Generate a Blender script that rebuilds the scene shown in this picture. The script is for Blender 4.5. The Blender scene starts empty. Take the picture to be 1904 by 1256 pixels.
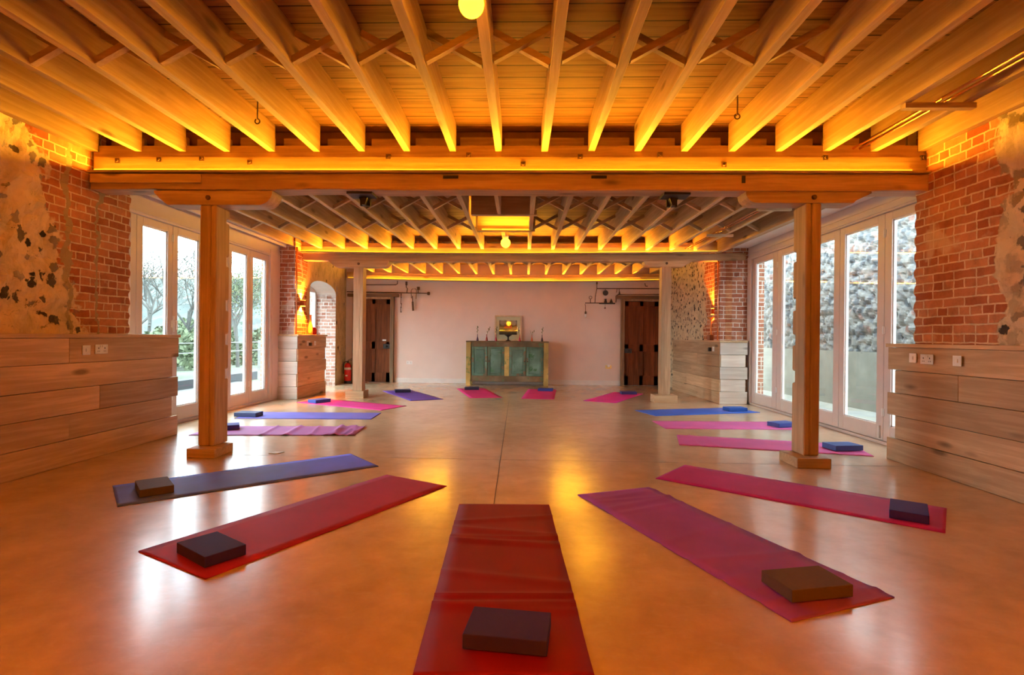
import bpy, math, random
from mathutils import Vector, Matrix, noise
random.seed(7)
C = bpy.context.scene.collection
S = bpy.context.scene

# ---------------------------------------------------------------- camera
cam_d = bpy.data.cameras.new('camera'); cam = bpy.data.objects.new('camera', cam_d); C.objects.link(cam)
S.camera = cam
cam_d.sensor_width = 36.0; cam_d.lens = 36.0 * 992.36 / 1904.0
cam_d.clip_start = 0.02; cam_d.clip_end = 400
YAW, PITCH, ROLL, CH = .03049, -.000657, .010547, 1.14
fw = Vector((-math.sin(YAW) * math.cos(PITCH), math.cos(YAW) * math.cos(PITCH), math.sin(PITCH)))
r0 = Vector((math.cos(YAW), math.sin(YAW), 0)); u0 = r0.cross(fw)
rr = r0 * math.cos(ROLL) + u0 * math.sin(ROLL); uu = -r0 * math.sin(ROLL) + u0 * math.cos(ROLL)
M = Matrix((rr, uu, -fw)).transposed().to_4x4(); M.translation = Vector((0, 0, CH))
cam.matrix_world = M

# ---------------------------------------------------------------- colour management, sky, lamps
S.view_settings.view_transform = 'Standard'; S.view_settings.look = 'None'
S.view_settings.gamma = 1.0; S.view_settings.use_curve_mapping = False
S.view_settings.exposure = 1.28
SKY = 6.0
AMBER = (1.0, 0.44, 0.02)
COVE_W = 72.0
w = bpy.data.worlds.new('sky'); S.world = w; w.use_nodes = True
wn = w.node_tree.nodes; wl = w.node_tree.links
bg = wn['Background']
tc = wn.new('ShaderNodeTexCoord'); nz = wn.new('ShaderNodeTexNoise'); nz.inputs['Scale'].default_value = 2.2; nz.inputs['Detail'].default_value = 4
cr = wn.new('ShaderNodeValToRGB'); cr.color_ramp.elements[0].position = .35; cr.color_ramp.elements[0].color = (.66, .80, 1, 1)
cr.color_ramp.elements[1].position = .6; cr.color_ramp.elements[1].color = (.92, .96, 1, 1)
wl.new(tc.outputs['Generated'], nz.inputs['Vector']); wl.new(nz.outputs['Fac'], cr.inputs['Fac']); wl.new(cr.outputs['Color'], bg.inputs['Color'])
bg.inputs['Strength'].default_value = SKY

def area(name, loc, d, sx, sy, watts, col, spread=None, portal=False):
    l = bpy.data.lights.new(name, 'AREA'); l.shape = 'RECTANGLE'; l.size = sx; l.size_y = sy; l.energy = watts; l.color = col
    if portal: l.cycles.is_portal = True
    if spread: l.spread = spread
    o = bpy.data.objects.new(name, l); C.objects.link(o); o.location = loc
    o.rotation_euler = Vector(d).to_track_quat('-Z', 'Y').to_euler(); return o

# sky portals in the two glazed walls (they only guide sampling of the sky)
area('sky_portal', (-4.75, 7.1, 1.3), (1, 0, 0), 2.6, 4.6, 1, (1, 1, 1), portal=True)
area('sky_portal', (4.25, 7.3, 1.35), (-1, 0, 0), 2.6, 5.0, 1, (1, 1, 1), portal=True)

# ---------------------------------------------------------------- helpers
A = .0123
def sk(x, y): return (x - A * (y - 5.0), y)

class MB:
    def __init__(s): s.v = []; s.f = []
    def add(s, vs, fs):
        n = len(s.v); s.v += [tuple(v) for v in vs]; s.f += [tuple(i + n for i in f) for f in fs]; return s
    def box(s, x0, x1, y0, y1, z0, z1):
        return s.add([(x0, y0, z0), (x1, y0, z0), (x1, y1, z0), (x0, y1, z0), (x0, y0, z1), (x1, y0, z1), (x1, y1, z1), (x0, y1, z1)],
                     [(0, 3, 2, 1), (4, 5, 6, 7), (0, 1, 5, 4), (1, 2, 6, 5), (2, 3, 7, 6), (3, 0, 4, 7)])
    def bar(s, p, q, w_, h_, up=(0, 0, 1)):
        p = Vector(p); q = Vector(q); d = (q - p).normalized(); r = d.cross(Vector(up)).normalized(); u = r.cross(d)
        r *= w_ / 2; u *= h_ / 2
        return s.add([p - r - u, p + r - u, p + r + u, p - r + u, q - r - u, q + r - u, q + r + u, q - r + u],
                     [(0, 3, 2, 1), (4, 5, 6, 7), (0, 1, 5, 4), (1, 2, 6, 5), (2, 3, 7, 6), (3, 0, 4, 7)][::1])
    def tube(s, pts, r, n=8, r2=None):
        pts = [Vector(p) for p in pts]; m = len(pts); vs = []; fs = []
        ref = Vector((0, 0, 1))
        d0 = (pts[1] - pts[0]).normalized()
        if abs(d0.dot(ref)) > .9: ref = Vector((1, 0, 0))
        for i, p in enumerate(pts):
            d = (pts[min(i + 1, m - 1)] - pts[max(i - 1, 0)]).normalized()
            a = d.cross(ref)
            if a.length < 1e-3: a = d.cross(Vector((0, 1, 0)))
            a.normalize(); b = d.cross(a)
            rad = r if r2 is None else r + (r2 - r) * i / (m - 1)
            for k in range(n):
                t = 2 * math.pi * k / n; vs.append(p + (a * math.cos(t) + b * math.sin(t)) * rad)
        for i in range(m - 1):
            for k in range(n):
                fs.append((i * n + k, i * n + (k + 1) % n, (i + 1) * n + (k + 1) % n, (i + 1) * n + k))
        fs.append(tuple(range(n))[::-1]); fs.append(tuple(range((m - 1) * n, m * n)))
        return s.add(vs, fs)
    def lathe(s, prof, c=(0, 0, 0), n=20, axis='z'):
        vs = []; fs = []
        for r, h in prof:
            for k in range(n):
                t = 2 * math.pi * k / n; a, b = r * math.cos(t), r * math.sin(t)
                v = (a, b, h) if axis == 'z' else ((a, h, b) if axis == 'y' else (h, a, b))
                vs.append((v[0] + c[0], v[1] + c[1], v[2] + c[2]))
        for i in range(len(prof) - 1):
            for k in range(n):
                fs.append((i * n + k, i * n + (k + 1) % n, (i + 1) * n + (k + 1) % n, (i + 1) * n + k))
        fs.append(tuple(range(n))[::-1]); m = len(prof); fs.append(tuple(range((m - 1) * n, m * n)))
        return s.add(vs, fs)
    def prism(s, poly, a, b, axis='x'):
        """poly in the two other axes, extruded from a to b along axis"""
        n = len(poly); vs = []
        for t in (a, b):
            for p in poly:
                vs.append((t, p[0], p[1]) if axis == 'x' else ((p[0], t, p[1]) if axis == 'y' else (p[0], p[1], t)))
        fs = [tuple(range(n))[::-1], tuple(range(n, 2 * n))]
        for i in range(n): fs.append((i, (i + 1) % n, n + (i + 1) % n, n + i))
        return s.add(vs, fs)
    def xbeam(s, x0, x1, y0, y1, z0, z1, f, n=20):
        """beam along X whose height follows f(x); also a little skewed"""
        vs = []; fs = []
        for i in range(n + 1):
            x = x0 + (x1 - x0) * i / n; d = f(x)
            vs += [(x, y0, z0 + d), (x, y1, z0 + d), (x, y1, z1 + d), (x, y0, z1 + d)]
        for i in range(n):
            a = i * 4; b = a + 4
            for k in range(4): fs.append((a + k, b + k, b + (k + 1) % 4, a + (k + 1) % 4))
        fs.append((0, 1, 2, 3)); e = n * 4; fs.append((e + 3, e + 2, e + 1, e))
        return s.add(vs, fs)

def obj(name, mb, mat, parent=None, bevel=0, smooth=False, loc=None, rz=0, kind=None, label=None):
    me = bpy.data.meshes.new(name); me.from_pydata(mb.v, [], mb.f); me.update()
    import bmesh
    bm = bmesh.new(); bm.from_mesh(me); bmesh.ops.recalc_face_normals(bm, faces=bm.faces)
    bm.to_mesh(me); bm.free()
    if smooth:
        for p in me.polygons: p.use_smooth = True
    if isinstance(mat, (list, tuple)):
        for m_ in mat: me.materials.append(m_)
    else: me.materials.append(mat)
    o = bpy.data.objects.new(name, me); C.objects.link(o)
    if parent: o.parent = parent
    if loc: o.location = loc
    if rz: o.rotation_euler = (0, 0, rz)
    if bevel:
        b = o.modifiers.new('bevel', 'BEVEL'); b.width = bevel; b.segments = 2; b.limit_method = 'ANGLE'
    if kind: o['kind'] = kind
    if label: o['label'] = label
    return o
def struct(name, mb, mat, **k): return obj(name, mb, mat, kind='structure', **k)
def tag(o, label, cat, group=None):
    o['label'] = label; o['category'] = cat
    if group: o['group'] = group
    return o
def empty(name, loc=(0, 0, 0), rz=0):
    o = bpy.data.objects.new(name, None); C.objects.link(o); o.location = loc; o.rotation_euler = (0, 0, rz); o.empty_display_size = .1
    return o
def thing(name, label, cat, loc=(0, 0, 0), rz=0, group=None): return tag(empty(name, loc, rz), label, cat, group)
def copy_tree(o, parent=None):
    c = o.copy(); C.objects.link(c); c.parent = parent
    for ch in o.children: copy_tree(ch, c)
    return c
def uv_disc(): pass

# ---------------------------------------------------------------- materials
class NT:
    def __init__(s, name):
        s.m = bpy.data.materials.new(name); s.m.use_nodes = True; s.t = s.m.node_tree; s.n = s.t.nodes; s.l = s.t.links
        s.b = s.n['Principled BSDF']; s.out = s.n['Material Output']
    def new(s, t, **k):
        n = s.n.new('ShaderNode' + t)
        for a, v in k.items(): setattr(n, a, v)
        return n
    def link(s, a, b): s.l.new(a, b)
    def coords(s, kind='Object', scale=(1, 1, 1), rnd=False):
        t = s.new('TexCoord'); mp = s.new('Mapping'); mp.inputs['Scale'].default_value = scale
        s.link(t.outputs[kind], mp.inputs['Vector'])
        if rnd:
            oi = s.new('ObjectInfo'); mu = s.new('Math', operation='MULTIPLY'); mu.inputs[1].default_value = 37.0
            s.link(oi.outputs['Random'], mu.inputs[0]); s.link(mu.outputs[0], mp.inputs['Location'])
        return mp.outputs['Vector']
    def noise(s, vec, scale, detail=3, rough=.5, dist=0):
        n = s.new('TexNoise'); n.inputs['Scale'].default_value = scale; n.inputs['Detail'].default_value = detail
        n.inputs['Roughness'].default_value = rough; n.inputs['Distortion'].default_value = dist
        if vec is not None: s.link(vec, n.inputs['Vector'])
        return n.outputs['Fac']
    def ramp(s, fac, stops):
        r = s.new('ValToRGB'); e = r.color_ramp.elements
        while len(e) < len(stops): e.new(.5)
        for i, (p, c) in enumerate(stops):
            e[i].position = p; e[i].color = (c, c, c, 1) if isinstance(c, (int, float)) else (*c, 1)
        s.link(fac, r.inputs['Fac']); return r.outputs['Color']
    def mix(s, a, b, fac, mode='MIX'):
        m = s.new('Mix', data_type='RGBA', blend_type=mode)
        for inp, v in ((0, fac), (6, a), (7, b)):
            if isinstance(v, (int, float)): m.inputs[inp].default_value = v
            elif isinstance(v, tuple): m.inputs[inp].default_value = (*v, 1)
            else: s.link(v, m.inputs[inp])
        return m.outputs[2]
    def math(s, op, a, b=0.0, c=0.0):
        m = s.new('Math', operation=op)
        for i, v in enumerate((a, b, c)):
            if isinstance(v, (int, float)): m.inputs[i].default_value = v
            else: s.link(v, m.inputs[i])
        return m.outputs[0]
    def bump(s, h, strength=.3, dist=.01):
        b = s.new('Bump'); b.inputs['Strength'].default_value = strength; b.inputs['Distance'].default_value = dist
        s.link(h, b.inputs['Height']); s.link(b.outputs['Normal'], s.b.inputs['Normal']); return b
    def set(s, color=None, rough=None, metal=None, spec=None, **k):
        for key, v in (('Base Color', color), ('Roughness', rough), ('Metallic', metal), ('Specular IOR Level', spec)):
            if v is None: continue
            if isinstance(v, (int, float)): s.b.inputs[key].default_value = v
            elif isinstance(v, tuple): s.b.inputs[key].default_value = (*v, 1)
            else: s.link(v, s.b.inputs[key])
        for key, v in k.items(): s.b.inputs[key.replace('_', ' ')].default_value = v
        return s.m

def plain(name, col, rough=.5, metal=0, var=.12, scale=12, bump=.0, spec=.5):
    t = NT(name); v = t.coords('Object')
    n = t.noise(v, scale, 4)
    c2 = tuple(c * (1 - var) for c in col); c1 = tuple(min(1, c * (1 + var)) for c in col)
    t.set(t.ramp(n, [(.3, c2), (.7, c1)]), rough, metal, spec)
    if bump: t.bump(n, bump, .004)
    return t.m

def wood(name, axis, base, dark, rnd_var=.25, rough=.6, knots=True, gs=1.0):
    t = NT(name)
    sc = {'x': (.9, 16, 16), 'y': (16, .9, 16), 'z': (16, 16, .9)}[axis]
    v = t.coords('Object', tuple(a * gs for a in sc), rnd=True)
    g1 = t.noise(v, 1.6, 5, .6, .6); 
    sc2 = {'x': (.6, 3.2, 3.2), 'y': (3.2, .6, 3.2), 'z': (3.2, 3.2, .6)}[axis]
    v2 = t.coords('Object', sc2, rnd=True)
    g2 = t.noise(v2, 1.0, 2, .5, .3)
    col = t.ramp(g1, [(.25, dark), (.5, tuple((a + b) / 2 for a, b in zip(base, dark))), (.62, base)])
    col = t.mix(col, t.ramp(g2, [(.3, .72), (.7, 1.12)]), .8, 'MULTIPLY')
    if knots:
        sc3 = {'x': (1.4, 4.5, 4.5), 'y': (4.5, 1.4, 4.5), 'z': (4.5, 4.5, 1.4)}[axis]
        v3 = t.coords('Object', sc3, rnd=True)
        vo = t.new('TexVoronoi'); vo.inputs['Scale'].default_value = 1.0; t.link(v3, vo.inputs['Vector'])
        k = t.ramp(vo.outputs['Distance'], [(.07, 1.0), (.16, 0.0)])
        col = t.mix(col, tuple(c * .35 for c in dark), t.math('MULTIPLY', k, .85))
    oi = t.new('ObjectInfo')
    rv = t.ramp(oi.outputs['Random'], [(0, 1 - rnd_var), (1, 1 + rnd_var * .5)])
    col = t.mix(col, rv, 1.0, 'MULTIPLY')
    t.set(col, rough, spec=.35)
    t.bump(g1, .25, .004)
    return t.m

BASE = (.64, .44, .25); DARK = (.46, .29, .15)
W_X = wood('pine_along_x', 'x', BASE, DARK); W_Y = wood('pine_along_y', 'y', BASE, DARK); W_Z = wood('pine_along_z', 'z', (.60, .40, .23), (.42, .26, .135))
OLD_X = wood('old_beam_x', 'x', (.58, .38, .20), (.40, .24, .12))
PL_Y = wood('reclaimed_plank_y', 'y', (.70, .49, .29), (.50, .325, .175), .28, .6)
PL_X_DAYLIT = wood('plank_x_daylight_tone', 'x', (.82, .76, .67), (.66, .58, .49), .15, .6)  # paler copy of the plank wood; daylight on the front boards put into the colour
DOORW = wood('dark_door_wood', 'z', (.22, .065, .018), (.10, .03, .008), .1, .75, False)
LINTW = wood('brown_frame_wood', 'z', (.30, .19, .10), (.17, .10, .05), .2, .6, False)
LINTX = wood('brown_lintel_wood', 'x', (.27, .16, .09), (.15, .09, .05), .2, .6, False)

def boards_mat():
    t = NT('ceiling_boards'); v = t.coords('Object')
    sp = t.new('SeparateXYZ'); t.link(v, sp.inputs[0])
    y = t.math('DIVIDE', t.math('SUBTRACT', sp.outputs['Y'], 4.93), .178)
    fr = t.math('FRACT', y); fl = t.math('FLOOR', y)
    groove = t.math('LESS_THAN', fr, .06)
    wn_ = t.new('TexWhiteNoise', noise_dimensions='1D'); t.link(fl, wn_.inputs['W'])
    cb = t.new('CombineXYZ'); t.link(t.math('MULTIPLY', sp.outputs['X'], .9), cb.inputs[0]); t.link(t.math('MULTIPLY', sp.outputs['Y'], 16), cb.inputs[1]); t.link(t.math('MULTIPLY', fl, 3.7), cb.inputs[2])
    g = t.noise(cb.outputs[0], 1.6, 5, .6, .6)
    cb2 = t.new('CombineXYZ'); t.link(t.math('MULTIPLY', sp.outputs['X'], 1.6), cb2.inputs[0]); t.link(t.math('MULTIPLY', sp.outputs['Y'], 7), cb2.inputs[1]); t.link(fl, cb2.inputs[2])
    vo = t.new('TexVoronoi'); vo.inputs['Scale'].default_value = 1.0; t.link(cb2.outputs[0], vo.inputs['Vector'])
    k = t.ramp(vo.outputs['Distance'], [(.06, 1.0), (.2, 0.0)])
    col = t.ramp(g, [(.25, (.20, .09, .035)), (.6, (.38, .20, .08))])
    col = t.mix(col, (.13, .06, .03), t.math('MULTIPLY', k, .7))
    col = t.mix(col, t.ramp(wn_.outputs['Value'], [(0, .72), (1, 1.1)]), 1.0, 'MULTIPLY')
    col = t.mix(col, (.03, .015, .006), groove)
    t.set(col, .65, spec=.3); t.bump(t.math('MULTIPLY', groove, -1.0), .6, .01)
    return t.m
BOARDS = boards_mat()

def floor_mat():
    t = NT('polished_concrete'); v = t.coords('Object')
    a = t.noise(v, .9, 6, .6, .5); b = t.noise(v, 5.0, 6, .65, .3); c = t.noise(v, 40, 3)
    col = t.ramp(a, [(.3, (.55, .365, .215)), (.5, (.64, .445, .275)), (.7, (.72, .52, .34))])
    col = t.mix(col, t.ramp(b, [(.3, .84), (.7, 1.1)]), .8, 'MULTIPLY')
    # pale trowel marks
    vs_ = t.coords('Object', (1.6, 4.0, 1)); d = t.noise(vs_, 5.0, 6, .75, .8)
    col = t.mix(col, (.74, .60, .47), t.math('MULTIPLY', t.ramp(d, [(.52, 0.0), (.80, 1.0)]), .35))
    t.set(col, .27, spec=.5); t.b.inputs['Coat Weight'].default_value = .6; t.b.inputs['Coat Roughness'].default_value = .17
    t.bump(d, .055, .01)
    return t.m
FLOOR = floor_mat()

def masonry(name, axis, edge=None, sign=1, c1=(.36, .10, .045), c2=(.58, .25, .12), mortar=(.74, .56, .36), flint=None, density=.35, fscale=7.0, rubble=False, streaks=()):
    """brick; beyond an edge (in Y, wandering) it turns into flint rubble in lime mortar.
    edge = (e0, e1): Y = e0 + e1 * z ; sign=+1: rubble where Y < edge, -1: where Y > edge"""
    t = NT(name); v = t.coords('Object'); sp = t.new('SeparateXYZ'); t.link(v, sp.inputs[0])
    nn = t.new('TexNoise'); nn.inputs['Scale'].default_value = 7; nn.inputs['Detail'].default_value = 3; t.link(v, nn.inputs['Vector'])
    off = t.new('VectorMath', operation='SUBTRACT'); t.link(nn.outputs['Color'], off.inputs[0]); off.inputs[1].default_value = (.5, .5, .5)
    offs = t.new('VectorMath', operation='SCALE'); t.link(off.outputs[0], offs.inputs[0]); offs.inputs['Scale'].default_value = .022
    cb = t.new('CombineXYZ'); t.link(sp.outputs['X' if axis == 'x' else 'Y'], cb.inputs[0]); t.link(sp.outputs['Z'], cb.inputs[1])
    ad = t.new('VectorMath', operation='ADD'); t.link(cb.outputs[0], ad.inputs[0]); t.link(offs.outputs[0], ad.inputs[1])
    br = t.new('TexBrick'); br.offset = .5; br.squash = .5; br.squash_frequency = 3
    br.inputs['Scale'].default_value = 1; br.inputs['Brick Width'].default_value = .225; br.inputs['Row Height'].default_value = .0755
    br.inputs['Mortar Size'].default_value = .0078; br.inputs['Mortar Smooth'].default_value = .25; br.inputs['Bias'].default_value = 0
    br.inputs['Color1'].default_value = (*c1, 1); br.inputs['Color2'].default_value = (*c2, 1); br.inputs['Mortar'].default_value = (*mortar, 1)
    t.link(ad.outputs[0], br.inputs['Vector'])
    n2 = t.noise(v, 9, 5, .7)
    col = t.mix(br.outputs['Color'], t.ramp(n2, [(.3, .62), (.5, 1.0), (.72, 1.25)]), .75, 'MULTIPLY')
    # a lime smear here and there
    n3 = t.noise(v, 2.3, 4, .6, .4)
    smear = t.ramp(n3, [(.60, 0.0), (.66, 1.0)])
    col = t.mix(col, mortar, t.math('MULTIPLY', smear, .55))
    h = t.math('SUBTRACT', 1.0, br.outputs['Fac'])
    h = t.math('ADD', h, t.math('MULTIPLY', n2, .5))
    if edge:
        n4 = t.noise(v, 2.4, 4, .6); 
        e = t.math('ADD', edge[0], t.math('MULTIPLY', sp.outputs['Z'], edge[1]))
        e = t.math('ADD', e, t.math('MULTIPLY', t.math('SUBTRACT', n4, .5), 1.0))
        d = t.math('SUBTRACT', e, sp.outputs['Y']) if sign > 0 else t.math('SUBTRACT', sp.outputs['Y'], e)
        mask = t.ramp(t.math('ADD', t.math('MULTIPLY', d, 12.0), .5), [(.3, 0.0), (.7, 1.0)])
        base = flint or (.70, .55, .34)
        n5 = t.noise(v, 5, 6, .7, .5)
        fc = t.ramp(n5, [(.3, tuple(c * .66 for c in base)), (.5, base), (.75, tuple(min(1, c * 1.18) for c in base))])
        vd = t.new('VectorMath', operation='ADD'); t.link(cb.outputs[0], vd.inputs[0])
        od = t.new('VectorMath', operation='SCALE'); t.link(off.outputs[0], od.inputs[0]); od.inputs['Scale'].default_value = .14
        t.link(od.outputs[0], vd.inputs[1])
        nf = t.new('TexNoise'); nf.inputs['Scale'].default_value = 26; nf.inputs['Detail'].default_value = 3; t.link(v, nf.inputs['Vector'])
        f2 = t.new('VectorMath', operation='SCALE'); t.link(nf.outputs['Color'], f2.inputs[0]); f2.inputs['Scale'].default_value = .085
        vd2 = t.new('VectorMath', operation='ADD'); t.link(vd.outputs[0], vd2.inputs[0]); t.link(f2.outputs[0], vd2.inputs[1]); vd = vd2
        vo = t.new('TexVoronoi', voronoi_dimensions='2D'); vo.inputs['Scale'].default_value = fscale; vo.inputs['Randomness'].default_value = 1; t.link(vd.outputs[0], vo.inputs['Vector'])
        sc = t.new('SeparateColor'); t.link(vo.outputs['Color'], sc.inputs[0])
        on = t.math('LESS_THAN', sc.outputs[0], density)
        dist = t.ramp(t.math('SUBTRACT', vo.outputs['Distance'], t.math('MULTIPLY', sc.outputs[1], .25)), [(.12, 1.0), (.2, 0.0)])
        fm = t.math('MULTIPLY', dist, on)
        fcol = t.ramp(sc.outputs[2], [(0, (.045, .035, .03)), (.5, (.13, .10, .08)), (.8, (.30, .24, .18)), (1, (.5, .42, .32))])
        fc = t.mix(fc, fcol, fm)
        if rubble:   # knapped stones packed in the lime
            v2 = t.new('TexVoronoi', voronoi_dimensions='2D'); v2.inputs['Scale'].default_value = fscale * 1.1; t.link(vd.outputs[0], v2.inputs['Vector'])
            s2 = t.new('SeparateColor'); t.link(v2.outputs['Color'], s2.inputs[0])
            stone = t.ramp(s2.outputs[0], [(0, (.20, .15, .10)), (.3, (.42, .33, .21)), (.6, (.62, .50, .33)), (1, (.75, .63, .44))])
            fc = t.mix(fc, stone, t.ramp(v2.outputs['Distance'], [(.35, .85), (.55, 0.0)]))
            fc = t.mix(fc, fcol, t.math('MULTIPLY', fm, .8))
        # dark chinks between the stones
        n6 = t.noise(vd.outputs[0], fscale * 1.3, 4, .6, 1.5)
        ck = t.ramp(n6, [(.30, 1.0), (.37, 0.0)])
        fc = t.mix(fc, tuple(c * .28 for c in base), t.math('MULTIPLY', ck, .8))
        col = t.mix(col, fc, mask)
        h2 = t.math('ADD', t.math('MULTIPLY', n5, 1.6), t.math('MULTIPLY', fm, .7))
        h = t.mix(h, h2, mask)
    for (ys_, wd_) in streaks:      # smeared grey mortar running down the brickwork
        n7 = t.noise(v, 3.5, 4, .65)
        dd_ = t.math('ABSOLUTE', t.math('SUBTRACT', t.math('ADD', sp.outputs['Y'], t.math('MULTIPLY', t.math('SUBTRACT', n7, .5), .35)), ys_))
        col = t.mix(col, (.40, .30, .165), t.ramp(t.math('DIVIDE', dd_, wd_), [(.8, .95), (1.0, 0.0)]))
    t.set(col, .85, spec=.2)
    t.bump(h, .75, .012)
    return t.m
M_L = masonry('brick_flint_left', 'y', (5.25, -.33), 1, density=.38, fscale=8.5, flint=(.74, .56, .33), streaks=((4.70, .035), (5.03, .02)))
M_R = masonry('brick_flint_right', 'y', (4.22, 0.0), 1, density=.22, fscale=6.5, flint=(.70, .55, .35), rubble=True)
M_LX = masonry('brick_pier', 'x', c1=(.36, .12, .07), c2=(.50, .22, .13), mortar=(.74, .66, .58))
M_FL = masonry('brick_plaster_far_left', 'y', (9.9, 0.03), -1, density=.08, fscale=6, flint=(.62, .45, .22))
M_FR = masonry('brick_flint_far_right', 'y', (10.6, 0.0), -1, density=.65, fscale=11, flint=(.66, .53, .34))
M_JX = masonry('whitewashed_jamb', 'x', c1=(.42, .18, .12), c2=(.62, .42, .34), mortar=(.82, .78, .74))

PLASTER = plain('pink_plaster', (.80, .66, .585), .85, var=.03, scale=3)
WHITEP = plain('white_plaster', (.80, .76, .72), .85, var=.05, scale=5)
FRAME = plain('window_paint', (.70, .60, .555), .45, var=.03, scale=6)
DARKM = plain('dark_iron', (.055, .045, .04), .5, .6)
RUST = plain('rusty_iron', (.16, .085, .045), .65, .4, .3, 30)
STEEL = plain('brushed_steel', (.82, .79, .76), .35, .2, .05)
COPPER = plain('copper', (.85, .38, .20), .22, 1.0, .06)
WHITEPL = plain('white_plastic', (.85, .83, .80), .35, 0, .02)
BLACKPL = plain('black_plastic', (.02, .02, .02), .4, 0, .1)
REDP = plain('red_enamel', (.62, .02, .015), .25, 0, .05)
CONC = plain('yard_concrete', (.27, .262, .23), .9, 0, .16, 3, .1)
GRAVEL = plain('terrace_gravel', (.10, .10, .10), .95, 0, .2, 18, .2)

def glass_mat(name='window_glass', tint=(.93, 1, .98)):
    t = NT(name); t.n.remove(t.b)
    tr = t.new('BsdfTransparent'); tr.inputs['Color'].default_value = (*tint, 1)
    gl = t.new('BsdfGlossy'); gl.inputs['Roughness'].default_value = .02
    lw = t.new('LayerWeight'); lw.inputs['Blend'].default_value = .5
    fr = t.math('ADD', .045, t.math('MULTIPLY', t.math('POWER', lw.outputs['Facing'], 5.0), .9))
    mx = t.new('MixShader'); t.link(fr, mx.inputs[0]); t.link(tr.outputs[0], mx.inputs[1]); t.link(gl.outputs[0], mx.inputs[2])
    t.link(mx.outputs[0], t.out.inputs['Surface']); return t.m
GLASS = glass_mat()
def emis(name, col, s):
    t = NT(name); t.set((0.8, .5, .1), .5); t.b.inputs['Emission Color'].default_value = (*col, 1); t.b.inputs['Emission Strength'].default_value = s; return t.m
LED = emis('amber_led', (1, .62, .02), .85)

# ---------------------------------------------------------------- floor, ceilings, walls
struct('floor', MB().box(-4.95, 4.4, -3.6, 13.3, -.12, 0), FLOOR)
# saw cuts in the slab
mb = MB(); mb.bar((-.219, 3.45, .0004), (-.335, 9.6, .0004), .006, .001)
struct('trim_1', mb, plain('slab_joint', (.10, .07, .05), .9))
mb = MB(); mb.bar((-3.9, 4.952, .0003), (3.4, 4.966, .0003), .004, .0006)
struct('trim_2', mb, plain('slab_hairline', (.24, .16, .11), .9))

struct('ceiling', MB().box(-4.7, 4.4, -3.6, 5.16, 3.111, 3.16), BOARDS)
struct('ceiling', MB().box(-4.9, 4.5, 5.13, 9.90, 2.965, 3.0).box(-4.9, 4.5, 5.13, 5.16, 2.965, 3.115), BOARDS)
struct('ceiling', MB().box(-5.1, 4.5, 9.885, 13.3, 2.905, 2.97), BOARDS)

def wall_grid(mb, x, y0, y1, z0, z1, amp, inward, teeth_end=None, st=.0377):
    """front face of a masonry wall as a displaced grid; inward = +1 if the room is on +X"""
    ny = int((y1 - y0) / .03); nzz = int((z1 - z0) / st); vs = []; fs = []
    for j in range(nzz + 1):
        z = z0 + (z1 - z0) * j / nzz
        for i in range(ny + 1):
            y = y0 + (y1 - y0) * i / ny
            d = amp(y, z); yy = y
            if teeth_end and i == ny:
                row = int(z / .0755); yy += (.018 if row % 2 else -.004) + .01 * noise.noise((z * 30, 3, 1)); d -= .0
            vs.append((x - A * (y - 5) + inward * d, yy, z))
    for j in range(nzz):
        for i in range(ny):
            a = j * (ny + 1) + i; fs.append((a, a + 1, a + ny + 2, a + ny + 1))
    mb.add(vs, fs)

def amp_left(y, z):
    e = 5.25 - .33 * z
    m = max(0, min(1, (e - y) * 3 + .5))
    return m * (.045 * noise.noise((y * 3.1, z * 3.1, 1.3)) + .030 * noise.noise((y * 8, z * 8, 5)) + .018 * noise.noise((y * 17, z * 17, 6))) + .006 * noise.noise((y * 20, z * 20, 9))
def amp_right(y, z):
    m = max(0, min(1, (4.22 - y) * 5 + .5))
    dd = noise.voronoi((y * 6.0, z * 6.0, .3))[0]
    return m * (.05 * noise.noise((y * 3.1, z * 3.1, 4.3)) + .055 * (.6 - dd[0])) + .006 * noise.noise((y * 20, z * 20, 2))
mb = MB(); wall_grid(mb, -4.17, 2.6, 5.45, .9, 3.12, amp_left, 1, True)
mb.box(-4.75, -4.21, -3.6, 5.43, 0, 3.12); mb.box(-4.75, -4.13, -3.6, 2.62, 0, 3.12)
struct('wall_left', mb, M_L)
mb = MB(); wall_grid(mb, 3.575, 2.6, 5.05, .9, 3.12, amp_right, -1, True)
mb.box(3.615, 4.2, -3.6, 5.03, 0, 3.12); mb.box(3.56, 4.2, -3.6, 2.62, 0, 3.12)
struct('wall_right', mb, M_R)
struct('wall_rear', MB().box(-4.75, 4.2, -3.75, -3.6, 0, 3.2), plain('rear_plaster', (.72, .58, .42), .9))

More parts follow.
